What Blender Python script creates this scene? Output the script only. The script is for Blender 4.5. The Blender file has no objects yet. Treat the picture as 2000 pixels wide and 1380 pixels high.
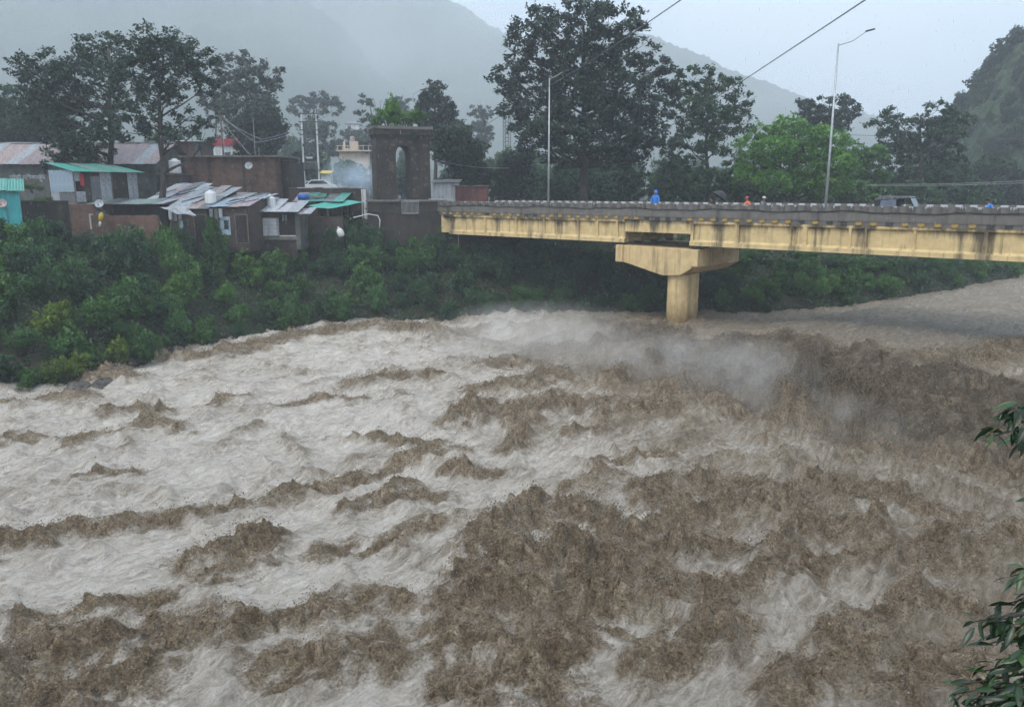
import bpy, math, random
import numpy as np
from mathutils import Vector, Matrix

R = math.radians
rng = np.random.default_rng(7)
random.seed(7)
S = bpy.context.scene
COL = S.collection

# ------------------------------------------------------------------ camera
F = 1530.0                       # focal length in photo pixels (photo is 2000 wide)
TH = math.atan(317 / 1530)       # downward pitch
CZ = 9.6                         # camera height over the lower water
cam = bpy.data.cameras.new('camera'); camo = bpy.data.objects.new('camera', cam); COL.objects.link(camo)
camo.location = (0, 0, CZ); camo.rotation_euler = (math.pi / 2 - TH, 0, 0)
cam.sensor_width = 36; cam.lens = F / 2000 * 36; cam.clip_start = 0.1; cam.clip_end = 6000
S.camera = camo

# ------------------------------------------------------------------ world, sun, exposure
SUN_EL, SUN_AZ = R(52), R(215)
W = bpy.data.worlds.new('World'); S.world = W; W.use_nodes = True
nt = W.node_tree; nt.nodes.clear()
def wn(t): return nt.nodes.new(t)
sky = wn('ShaderNodeTexSky'); sky.sky_type = 'NISHITA'; sky.sun_disc = False
sky.sun_elevation = SUN_EL; sky.sun_rotation = SUN_AZ; sky.air_density = 1.4; sky.dust_density = 4
b1 = wn('ShaderNodeBackground'); b1.inputs['Strength'].default_value = 0.09
nt.links.new(sky.outputs[0], b1.inputs['Color'])
tc = wn('ShaderNodeTexCoord'); mp = wn('ShaderNodeMapping'); mp.inputs['Scale'].default_value = (1.0, 1.0, 2.2); mp.inputs['Location'].default_value = (0.55, 0.0, 0.2)
nz = wn('ShaderNodeTexNoise'); nz.inputs['Scale'].default_value = 2.3; nz.inputs['Detail'].default_value = 6; nz.inputs['Roughness'].default_value = 0.5
rp = wn('ShaderNodeValToRGB')
rp.color_ramp.elements[0].position = 0.34; rp.color_ramp.elements[0].color = (0.40, 0.55, 0.78, 1)
rp.color_ramp.elements[1].position = 0.60; rp.color_ramp.elements[1].color = (0.86, 0.925, 0.975, 1)
b2 = wn('ShaderNodeBackground'); b2.inputs['Strength'].default_value = 1.15
mx = wn('ShaderNodeMixShader'); mx.inputs[0].default_value = 0.88
wo = wn('ShaderNodeOutputWorld')
nt.links.new(tc.outputs['Generated'], mp.inputs[0]); nt.links.new(mp.outputs[0], nz.inputs['Vector']); nt.links.new(nz.outputs[0], rp.inputs[0])
nt.links.new(rp.outputs[0], b2.inputs['Color']); nt.links.new(b1.outputs[0], mx.inputs[1]); nt.links.new(b2.outputs[0], mx.inputs[2]); nt.links.new(mx.outputs[0], wo.inputs[0])
sl = bpy.data.lights.new('sun', 'SUN'); sl.energy = 1.5; sl.angle = R(22); sl.color = (1, 0.94, 0.86)
so = bpy.data.objects.new('sun', sl); COL.objects.link(so)
# the light comes from behind and left of the camera
_d = Vector((math.sin(SUN_AZ) * math.cos(SUN_EL), math.cos(SUN_AZ) * math.cos(SUN_EL), math.sin(SUN_EL)))
so.rotation_euler = _d.to_track_quat('Z', 'Y').to_euler(); so.location = (0, -20, 40)
S.view_settings.view_transform = 'Standard'; S.view_settings.look = 'None'; S.view_settings.gamma = 1; S.view_settings.use_curve_mapping = False
S.view_settings.exposure = 0.74
cy = S.cycles
cy.use_denoising = True; cy.denoising_prefilter = 'FAST'; cy.max_bounces = 6; cy.diffuse_bounces = 2; cy.glossy_bounces = 2; cy.transmission_bounces = 3; cy.transparent_max_bounces = 6
cy.volume_bounces = 4; cy.use_adaptive_sampling = True; cy.adaptive_threshold = 0.015; cy.caustics_reflective = False; cy.caustics_refractive = False
cy.volume_step_rate = 1.0; cy.volume_max_steps = 96

# ------------------------------------------------------------------ pixel helpers (photo pixel + a plane or a depth -> place)
cth, sth = math.cos(TH), math.sin(TH)
def ray(px, py):
    u = (px - 1000) / F; v = (690 - py) / F
    return u, cth + v * sth, -sth + v * cth
def G(px, py, z=0.0):
    a, b, c = ray(px, py); t = (z - CZ) / c
    return Vector((a * t, b * t, z))
def D(px, py, y):
    a, b, c = ray(px, py); t = y / b
    return Vector((a * t, y, CZ + c * t))
def proj(p):
    x, y, z = p[0], p[1], p[2] - CZ
    f = y * cth - z * sth; u = y * sth + z * cth
    return 1000 + F * x / f, 690 - F * u / f

# ------------------------------------------------------------------ mesh helpers
def tag(o, label=None, cat=None, group=None, kind=None):
    if label: o['label'] = label
    if cat: o['category'] = cat
    if group: o['group'] = group
    if kind: o['kind'] = kind
    return o
def empty(name, loc=(0, 0, 0), rz=0.0, label=None, cat=None, group=None):
    o = bpy.data.objects.new(name, None); COL.objects.link(o); o.location = loc; o.rotation_euler = (0, 0, rz); o.empty_display_size = 0.3
    return tag(o, label, cat, group)
def link(name, me, mat=None, parent=None):
    o = bpy.data.objects.new(name, me); COL.objects.link(o)
    if mat is not None and len(me.materials) == 0: me.materials.append(mat)
    if parent is not None: o.parent = parent
    return o
def fast_mesh(name, co, quads, smooth=False, attrs=None):
    me = bpy.data.meshes.new(name)
    co = np.ascontiguousarray(co, dtype=np.float32); quads = np.ascontiguousarray(quads, dtype=np.int32)
    n, k = quads.shape
    me.vertices.add(len(co)); me.vertices.foreach_set('co', co.ravel())
    me.loops.add(n * k); me.loops.foreach_set('vertex_index', quads.ravel())
    me.polygons.add(n); me.polygons.foreach_set('loop_start', np.arange(n, dtype=np.int32) * k)
    if smooth: me.polygons.foreach_set('use_smooth', np.ones(n, dtype=bool))
    for nm, dat in (attrs or {}).items():
        a = me.attributes.new(nm, 'FLOAT', 'POINT'); a.data.foreach_set('value', np.ascontiguousarray(dat, dtype=np.float32))
    me.update(calc_edges=True); me.validate()
    return me
class MB:
    """collects shapes, then becomes ONE mesh object"""
    def __init__(s): s.v = []; s.f = []; s.M = Matrix.Identity(4)
    def add(s, vs, fs):
        n = len(s.v); s.v += [tuple(s.M @ Vector(v)) for v in vs]; s.f += [tuple(i + n for i in f) for f in fs]; return s
    def box(s, x0, x1, y0, y1, z0, z1, taper=0.0):
        t = taper
        return s.add([(x0, y0, z0), (x1, y0, z0), (x1, y1, z0), (x0, y1, z0), (x0 + t, y0 + t, z1), (x1 - t, y0 + t, z1), (x1 - t, y1 - t, z1), (x0 + t, y1 - t, z1)],
                     [(0, 3, 2, 1), (4, 5, 6, 7), (0, 1, 5, 4), (1, 2, 6, 5), (2, 3, 7, 6), (3, 0, 4, 7)])
    def prism(s, poly, a, b, axis='y'):
        """poly of (p,q) swept from a to b along axis"""
        def mk(p, q, t): return {'y': (p, t, q), 'x': (t, p, q), 'z': (p, q, t)}[axis]
        n = len(poly)
        return s.add([mk(p, q, a) for p, q in poly] + [mk(p, q, b) for p, q in poly],
                     [tuple(range(n)), tuple(range(2 * n - 1, n - 1, -1))] + [(i, i + n, (i + 1) % n + n, (i + 1) % n) for i in range(n)])
    def tube(s, pts, rad, seg=6, cap=True):
        pts = [Vector(p) for p in pts]; n = len(pts)
        rad = [rad] * n if not hasattr(rad, '__len__') else rad
        vs = []; up0 = Vector((0.13, 0.21, 0.97)).normalized()
        for i, p in enumerate(pts):
            t = (pts[min(i + 1, n - 1)] - pts[max(i - 1, 0)]).normalized()
            a = t.cross(up0)
            if a.length < 0.2: a = t.cross(Vector((1, 0.1, 0)))
            a.normalize(); b = t.cross(a)
            for k in range(seg):
                an = 2 * math.pi * k / seg
                vs.append(p + (a * math.cos(an) + b * math.sin(an)) * rad[i])
        fs = [(i * seg + k, i * seg + (k + 1) % seg, (i + 1) * seg + (k + 1) % seg, (i + 1) * seg + k) for i in range(n - 1) for k in range(seg)]
        if cap: fs += [tuple(range(seg - 1, -1, -1)), tuple(range((n - 1) * seg, n * seg))]
        return s.add(vs, fs)
    def lathe(s, prof, seg=16, c=(0, 0, 0)):
        vs = []; n = len(prof)
        for r, z in prof:
            for k in range(seg):
                a = 2 * math.pi * k / seg; vs.append((c[0] + r * math.cos(a), c[1] + r * math.sin(a), c[2] + z))
        fs = [(i * seg + k, i * seg + (k + 1) % seg, (i + 1) * seg + (k + 1) % seg, (i + 1) * seg + k) for i in range(n - 1) for k in range(seg)]
        fs += [tuple(range(seg - 1, -1, -1)), tuple(range((n - 1) * seg, n * seg))]
        return s.add(vs, fs)
    def mesh(s, name='m', smooth=False, bevel=0):
        me = bpy.data.meshes.new(name); me.from_pydata(s.v, [], s.f); me.update()
        if smooth: me.polygons.foreach_set('use_smooth', np.ones(len(me.polygons), dtype=bool))
        return me
    def build(s, name, mat, parent=None, smooth=False, bevel=0):
        o = link(name, s.mesh(name, smooth), mat, parent)
        if bevel:
            m = o.modifiers.new('bevel', 'BEVEL'); m.width = bevel; m.segments = 2; m.limit_method = 'ANGLE'
        return o

# ------------------------------------------------------------------ numpy noise
def pn(x, y, seed=0):
    x = np.asarray(x, np.float64); y = np.asarray(y, np.float64)
    xi = np.floor(x).astype(np.int64); yi = np.floor(y).astype(np.int64)
    xf = (x - xi).astype(np.float32); yf = (y - yi).astype(np.float32)
    def gr(ix, iy, dx, dy):
        h = (ix * 374761393 + iy * 668265263 + seed * 974634777) & 0xffffffff
        h = ((h ^ (h >> 13)) * 1274126177) & 0xffffffff
        h = h ^ (h >> 16)
        a = (h & 0xffff).astype(np.float32) * np.float32(2 * math.pi / 65536)
        return np.cos(a) * dx + np.sin(a) * dy
    u = xf * xf * xf * (xf * (xf * 6 - 15) + 10); v = yf * yf * yf * (yf * (yf * 6 - 15) + 10)
    n00 = gr(xi, yi, xf, yf); n10 = gr(xi + 1, yi, xf - 1, yf); n01 = gr(xi, yi + 1, xf, yf - 1); n11 = gr(xi + 1, yi + 1, xf - 1, yf - 1)
    return ((n00 * (1 - u) + n10 * u) * (1 - v) + (n01 * (1 - u) + n11 * u) * v) * 1.5
def fbm(x, y, o=4, seed=0, g=0.5):
    t = 0; a = 1.0; s = 0
    for i in range(o):
        t = t + a * pn(x * 2 ** i, y * 2 ** i, seed + i * 17); s += a; a *= g
    return t / s
def sstep(a, b, x):
    t = np.clip((x - a) / (b - a), 0, 1); return t * t * (3 - 2 * t)

# ------------------------------------------------------------------ materials
def new_mat(name):
    m = bpy.data.materials.new(name); m.use_nodes = True
    t = m.node_tree; p = t.nodes['Principled BSDF']
    return m, t, p
def nd(t, typ, **kw):
    n = t.nodes.new(typ)
    for k, v in kw.items():
        if k in n.inputs: n.inputs[k].default_value = v
        else: setattr(n, k, v)
    return n
def ramp(t, src, stops):
    r = t.nodes.new('ShaderNodeValToRGB'); e = r.color_ramp.elements
    while len(e) < len(stops): e.new(0.5)
    for i, (p, c) in enumerate(stops):
        e[i].position = p; e[i].color = (*c, 1) if hasattr(c, '__len__') else (c, c, c, 1)
    t.links.new(src, r.inputs[0]); return r.outputs[0]
def mixc(t, fac, a, b, mode='MIX'):
    m = t.nodes.new('ShaderNodeMix'); m.data_type = 'RGBA'; m.blend_type = mode
    for sock, v in ((m.inputs[0], fac), (m.inputs[6], a), (m.inputs[7], b)):
        if isinstance(v, (int, float)): sock.default_value = v
        elif isinstance(v, tuple): sock.default_value = (*v, 1)
        else: t.links.new(v, sock)
    return m.outputs[2]
def coords(t, kind='Object', scale=(1, 1, 1)):
    c = t.nodes.new('ShaderNodeTexCoord'); m = t.nodes.new('ShaderNodeMapping'); m.inputs['Scale'].default_value = scale
    if kind == 'World':
        g = t.nodes.new('ShaderNodeNewGeometry'); t.links.new(g.outputs['Position'], m.inputs[0])
    else: t.links.new(c.outputs[kind], m.inputs[0])
    return m.outputs[0]
def noise(t, vec, sc, det=4, ro=0.55):
    n = nd(t, 'ShaderNodeTexNoise', Scale=sc, Detail=det, Roughness=ro); t.links.new(vec, n.inputs['Vector']); return n.outputs[0]
def bump(t, p, h, st=0.3, dist=0.05):
    b = nd(t, 'ShaderNodeBump', Strength=st, Distance=dist); t.links.new(h, b.inputs['Height']); t.links.new(b.outputs[0], p.inputs['Normal'])
def simple(name, col, rough=0.6, var=0.25, sc=3.0, metal=0.0, bmp=0.2, dirt=None, streak=False, kind='Object'):
    """plain colour with wear: patches, grime and, if asked, vertical run-off streaks"""
    m, t, p = new_mat(name)
    v = coords(t, kind)
    n = noise(t, v, sc, 6)
    c = ramp(t, n, [(0.3, tuple(x * (1 - var) for x in col)), (0.7, tuple(min(1, x * (1 + var)) for x in col))])
    if dirt:
        n2 = noise(t, coords(t, kind, (2.2, 2.2, 0.22) if streak else (1, 1, 1)), 1.7 if streak else 1.1, 5, 0.65)
        f = ramp(t, n2, [(0.48, 0.0), (0.66, 1.0)])
        c = mixc(t, f, c, dirt)
    t.links.new(c, p.inputs['Base Color']); p.inputs['Roughness'].default_value = rough; p.inputs['Metallic'].default_value = metal
    if bmp: bump(t, p, noise(t, v, sc * 6, 4), bmp, 0.02)
    return m
def leaf_material(name, gloss=0.45):
    m, t, p = new_mat(name)
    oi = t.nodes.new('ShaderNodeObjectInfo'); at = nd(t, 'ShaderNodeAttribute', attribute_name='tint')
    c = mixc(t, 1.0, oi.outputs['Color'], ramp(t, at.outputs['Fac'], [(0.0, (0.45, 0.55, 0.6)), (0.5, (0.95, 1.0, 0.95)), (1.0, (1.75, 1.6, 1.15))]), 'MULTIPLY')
    t.links.new(c, p.inputs['Base Color']); p.inputs['Roughness'].default_value = gloss; p.inputs['Specular IOR Level'].default_value = 0.22
    tr = t.nodes.new('ShaderNodeBsdfTranslucent'); t.links.new(c, tr.inputs[0])
    ms = t.nodes.new('ShaderNodeMixShader'); ms.inputs[0].default_value = 0.25
    o = t.nodes['Material Output']; t.links.new(p.outputs[0], ms.inputs[1]); t.links.new(tr.outputs[0], ms.inputs[2]); t.links.new(ms.outputs[0], o.inputs[0])
    return m
M = {}
M['leaf'] = leaf_material('leaf')
M['bark'] = simple('bark', (0.055, 0.045, 0.038), 0.8, 0.4, 4, bmp=0.5)
M['soil'] = simple('soil', (0.030, 0.028, 0.017), 0.9, 0.4, 0.8, bmp=0.6, dirt=(0.022, 0.036, 0.013))
def forest_mat():
    m, t, p = new_mat('forest'); v = coords(t, 'World')
    c = mixc(t, 1.0, ramp(t, noise(t, v, 0.03, 5), [(0.35, (0.035, 0.055, 0.035)), (0.65, (0.06, 0.09, 0.045))]), ramp(t, noise(t, v, 0.45, 6, 0.7), [(0.35, 0.35), (0.65, 1.5)]), 'MULTIPLY')
    t.links.new(c, p.inputs['Base Color']); p.inputs['Roughness'].default_value = 0.9; p.inputs['Specular IOR Level'].default_value = 0.1
    bump(t, p, noise(t, v, 0.5, 5, 0.7), 1.0, 1.5)
    return m
M['forest'] = forest_mat()

# ------------------------------------------------------------------ river levels and the land
FOOT = np.array([(30, 14), (24, 20), (17.6, 25.5), (13.8, 28.8), (9.6, 35.6), (5.5, 39.5), (2, 46), (-2, 53), (-5, 60)], float)
DROP = np.array([1.75, 1.75, 1.75, 1.75, 1.7, 1.3, 0.9, 0.6, 0.35]); DWID = np.array([8, 8, 8.2, 8, 7, 7, 7, 6, 5], float)
def poly_dist(x, y, P):
    """distance to an open polyline, signed (+ on its right-hand side when walking it), and the parameter along it"""
    best = np.full(x.shape, 1e9); par = np.zeros(x.shape); sg = np.ones(x.shape)
    for i in range(len(P) - 1):
        a = P[i]; b = P[i + 1]; ab = b - a
        t = np.clip(((x - a[0]) * ab[0] + (y - a[1]) * ab[1]) / (ab @ ab), 0, 1)
        dx = x - a[0] - t * ab[0]; dy = y - a[1] - t * ab[1]; d = np.hypot(dx, dy)
        m = d < best
        best[m] = d[m]; par[m] = (i + t)[m]; sg[m] = np.sign((x - a[0]) * ab[1] - (y - a[1]) * ab[0])[m]
    return best * sg, par
def level(x, y):
    sd, par = poly_dist(x, y, FOOT)
    k = np.arange(len(FOOT))
    h = np.interp(par, k, DROP); w = np.interp(par, k, DWID)
    t = np.clip(sd / w, 0, 1)
    prof = np.where(t < 1, 1 - (1 - t) ** 1.7, 1.0)      # a steep foot that rolls over into the lip
    return h * prof * sstep(-1.2, 0.6, sd) - 0.25 * np.exp(-((sd + 0.6) / 1.6) ** 2), sd
FAR = np.array([(-120, -10), (-70, 12), (-45, 26), (-27, 36), (-21.5, 37.5), (-20.6, 42), (-20.6, 46), (-17.6, 51), (-14.6, 55.8), (-8.1, 57), (0, 59), (6, 58.5), (11, 57), (14.7, 55), (24, 58.5), (39.8, 70), (53, 83), (80, 115), (130, 200), (320, 520)], float)
NEAR = np.array([(-120, -40), (-60, -8), (-20, 2), (0, 5.5), (12, 6.5), (24, 10), (42, 24), (72, 58), (135, 150), (330, 450)], float)
def land(x, y):
    lv, _ = level(x, y)
    d1, _ = poly_dist(x, y, FAR); d1 = -d1          # + on the far bank
    d2, _ = poly_dist(x, y, NEAR)                   # + on the near bank
    top = 6.3 + 1.2 * sstep(64, 72, y) + 0.35 * fbm(x * 0.15, y * 0.15, 3, 5) + 2.1 * np.exp(-((x + 23) / 9) ** 2 - ((y - 92) / 11) ** 2)
    steep = np.where(x > 8, 9.0, 12.0)
    z1 = lv - 0.5 + (top - lv + 0.5) * np.clip(d1 / steep, 0, 1) ** 0.75
    z2 = lv - 0.5 + (7.6 - lv + 0.5) * np.clip(d2 / 6.0, 0, 1) ** 0.9
    bed = -1.6
    z = np.where(d1 > 0, z1, np.where(d2 > 0, z2, np.maximum(bed, lv - 0.5 + 0.5 * np.maximum(d1, d2))))
    z = z + np.where((d1 > 0.5) | (d2 > 0.5), 0.25 * fbm(x * 0.5, y * 0.5, 4, 9), 0)
    return z, d1, d2
def lz(x, y):
    return float(land(np.array([float(x)]), np.array([float(y)]))[0][0])

def build_ground():
    def axis(lo, hi, st, far_lo, far_hi):
        c = list(np.arange(lo, hi + 0.01, st)); s = st; a = [lo]
        while a[-1] > far_lo: s *= 1.25; a.append(a[-1] - s)
        b = [hi]; s = st
        while b[-1] < far_hi: s *= 1.25; b.append(b[-1] + s)
        return np.array(a[:0:-1] + c + b[1:])
    xs = axis(-60, 62, 0.8, -2200, 2200); ys = axis(-10, 100, 0.8, -300, 2600)
    X, Y = np.meshgrid(xs, ys); sh = X.shape; x = X.ravel(); y = Y.ravel()
    z, _, _ = land(x, y)
    idx = np.arange(x.size).reshape(sh)
    q = np.stack([idx[:-1, :-1], idx[:-1, 1:], idx[1:, 1:], idx[1:, :-1]], -1).reshape(-1, 4)
    tag(link('ground', fast_mesh('ground', np.stack([x, y, z], 1), q, True), M['soil']), 'dark wet earth of the river banks and valley floor', 'ground', kind='structure')
build_ground()

# ------------------------------------------------------------------ hills
def build_hill(name, label, crest, dist, base_px, seed, amp, n=260, m=70, depth=0.45):
    """crest: photo outline of the ridge, at one distance; falls away towards and behind it"""
    cx = np.linspace(crest[0][0], crest[-1][0], n)
    cyy = np.interp(cx, [c[0] for c in crest], [c[1] for c in crest])
    vs = []
    rows = np.linspace(-1, 1, m)
    P = np.array([D(a, b, dist) for a, b in zip(cx, cyy)])
    out = np.zeros((m, n, 3))
    for j, r in enumerate(rows):
        sc = 1 + r * depth
        hgt = (1 - abs(r) ** 1.15)
        x = P[:, 0] * (1 + 0.5 * r * depth) ; y = P[:, 1] * sc
        z = 6 + (P[:, 2] - 6) * hgt
        gully = fbm(x / (dist * 0.12) + seed, y / (dist * 0.2), 4, seed) * dist * 0.035 * (1 - hgt * 0.6) * (hgt > 0)
        can = np.abs(fbm(x / amp / 2.2, y / amp / 2.2, 3, seed + 3, 0.6)) * amp * 1.6
        z = z + gully + can * np.clip(hgt * 4, 0, 1)
        if abs(r) > 0.999: z[:] = -1
        out[j] = np.stack([x, y, z], 1)
    idx = np.arange(m * n).reshape(m, n)
    q = np.stack([idx[:-1, :-1], idx[:-1, 1:], idx[1:, 1:], idx[1:, :-1]], -1).reshape(-1, 4)
    o = link(name, fast_mesh(name, out.reshape(-1, 3), q, True), M['forest'])
    tag(o, label, 'hill', kind='structure')
build_hill('hill', 'broad forested hillside fading into rain mist behind the huts', [(-700, 60), (-300, -20), (0, -45), (300, -45), (480, -35), (600, 5), (690, 75), (745, 145), (820, 190), (930, 270), (1060, 350), (1150, 390)], 900, 360, 3, 5.0, n=420)
build_hill('hill', 'pale far ridge running down behind the tall bridge tree', [(200, -40), (700, -55), (860, -5), (950, 52), (1010, 80), (1100, 150), (1250, 240), (1400, 320), (1560, 380)], 1300, 360, 11, 6.0)
build_hill('hill', 'grey far ridge falling away to the valley beyond the lamp post', [(800, 200), (950, 120), (1080, 60), (1180, 42), (1262, 68), (1305, 84), (1345, 103), (1400, 132), (1450, 152), (1530, 182), (1600, 213), (1720, 250), (1900, 330), (2050, 385)], 1180, 360, 23, 6.5)
build_hill('hill', 'dark steep wooded slope rising beyond the end of the bridge', [(1700, 385), (1790, 345), (1838, 255), (1862, 205), (1900, 180), (1915, 150), (1945, 132), (1962, 90), (2000, 55), (2100, 20), (2300, 0), (2600, 60), (3000, 250)], 165, 360, 31, 2.2, n=420, m=110, depth=0.3)

# ------------------------------------------------------------------ the flood
# churned crests seen in the photograph: polyline of pixels on the water, half width (m), height (m)
CREST = [
    ([(120, 1048), (260, 1032), (330, 1018), (410, 1006)], 0.42, 0.62), ([(470, 996), (560, 975), (640, 962), (710, 945)], 0.42, 0.55),
    ([(-60, 1100), (0, 1078), (80, 1068)], 0.5, 0.6), ([(395, 1115), (450, 1092), (520, 1085)], 0.62, 0.75), ([(430, 1140), (500, 1110)], 0.5, 0.4),
    ([(940, 1090), (1000, 1050), (1080, 1020), (1180, 1040), (1240, 1080)], 0.8, 0.85), ([(960, 1150), (1080, 1120), (1180, 1140)], 1.05, 1.15),
    ([(900, 1210), (1050, 1200), (1200, 1190), (1270, 1180)], 0.8, 0.9), ([(880, 1280), (1020, 1290), (1150, 1270)], 0.7, 0.65), ([(930, 1350), (1060, 1350)], 0.9, 0.5),
    ([(640, 1200), (720, 1180), (830, 1200)], 0.55, 0.45), ([(480, 1255), (600, 1225), (680, 1190)], 0.5, 0.5), ([(-40, 1370), (80, 1300), (200, 1285), (330, 1270), (430, 1250)], 0.8, 0.7),
    ([(0, 1400), (120, 1370), (250, 1340)], 0.9, 0.6), ([(60, 1230), (200, 1215), (300, 1190)], 0.5, 0.3), ([(560, 1330), (660, 1300), (760, 1290)], 0.7, 0.4),
    ([(690, 1010), (780, 980), (850, 985)], 0.5, 0.4), ([(640, 1090), (740, 1075), (830, 1040)], 0.5, 0.3),
    ([(1260, 990), (1340, 955), (1420, 950), (1520, 965), (1600, 955), (1680, 965)], 0.6, 0.7), ([(1290, 1050), (1380, 1030), (1460, 1000), (1580, 1000)], 0.65, 0.7),
    ([(1320, 1100), (1420, 1085), (1520, 1110), (1560, 1130)], 0.6, 0.65), ([(1560, 1060), (1660, 1050), (1710, 1080)], 0.7, 0.6), ([(1640, 980), (1760, 990), (1880, 1010)], 0.7, 0.55),
    ([(1760, 1110), (1850, 1090), (1980, 1060)], 0.7, 0.5), ([(1620, 1290), (1740, 1230), (1820, 1210), (1900, 1230)], 0.55, 0.5), ([(1270, 1310), (1360, 1270), (1430, 1240)], 0.6, 0.5),
    ([(1540, 1380), (1620, 1340), (1720, 1330)], 0.7, 0.4), ([(1380, 1200), (1500, 1160), (1660, 1120)], 0.4, 0.35), ([(1720, 1370), (1900, 1330)], 0.8, 0.4),
    ([(1480, 668), (1600, 672), (1720, 690), (1860, 682), (2020, 690)], 0.9, 0.15), ([(1270, 645), (1340, 642)], 0.6, 0.35), ([(1800, 800), (1900, 780), (1990, 740)], 1.6, 0.45),
    ([(895, 840), (950, 815), (1010, 830)], 0.9, 0.8), ([(930, 770), (1030, 760), (1110, 740)], 0.9, 0.6), ([(1020, 810), (1100, 795), (1190, 790)], 0.9, 0.7), ([(1190, 830), (1260, 820), (1310, 815)], 0.8, 0.7),
    ([(1190, 760), (1260, 745), (1300, 770)], 1.2, 1.1), ([(1290, 790), (1340, 775), (1390, 790)], 1.0, 0.9), ([(1420, 810), (1480, 815)], 0.8, 0.6), ([(1530, 830), (1590, 800), (1650, 830)], 1.3, 1.7),
    ([(1000, 890), (1020, 870)], 0.5, 0.6), ([(1120, 860), (1160, 850)], 0.4, 0.5), ([(690, 755), (760, 742), (850, 750)], 0.7, 0.5), ([(550, 795), (620, 785), (700, 790)], 0.5, 0.3),
    ([(740, 870), (830, 885), (900, 890)], 0.35, 0.4), ([(660, 945), (760, 925), (840, 900)], 0.3, 0.3), ([(880, 930), (960, 935)], 0.5, 0.4), ([(1180, 910), (1300, 900)], 0.4, 0.35), ([(1100, 960), (1200, 935)], 0.4, 0.3),
    ([(180, 755), (230, 735), (260, 750)], 0.7, 0.7), ([(0, 795), (70, 785), (160, 790)], 0.6, 0.4), ([(270, 705), (420, 690), (480, 675)], 1.0, 0.5), ([(500, 672), (560, 655), (650, 640), (740, 632)], 1.2, 0.6), ([(780, 640), (900, 640)], 1.2, 0.5),
    ([(215, 815), (270, 805)], 0.5, 0.45), ([(280, 835), (320, 812)], 0.5, 0.6), ([(410, 800), (445, 790)], 0.5, 0.55), ([(130, 880), (150, 868)], 0.35, 0.35), ([(170, 855), (270, 840), (360, 850)], 0.4, 0.3), ([(0, 870), (70, 860)], 0.4, 0.3),
    ([(170, 940), (260, 930)], 0.4, 0.25), ([(1150, 650), (1230, 635), (1280, 645)], 0.9, 0.5), ([(1345, 645), (1390, 625), (1430, 615)], 0.8, 0.6), ([(1050, 680), (1150, 690), (1240, 680)], 1.3, 0.6), ([(960, 720), (1040, 700)], 1.0, 0.5),
]
FL = np.array([-0.70, -0.714]); FV = np.array([0.714, -0.70])
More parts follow.
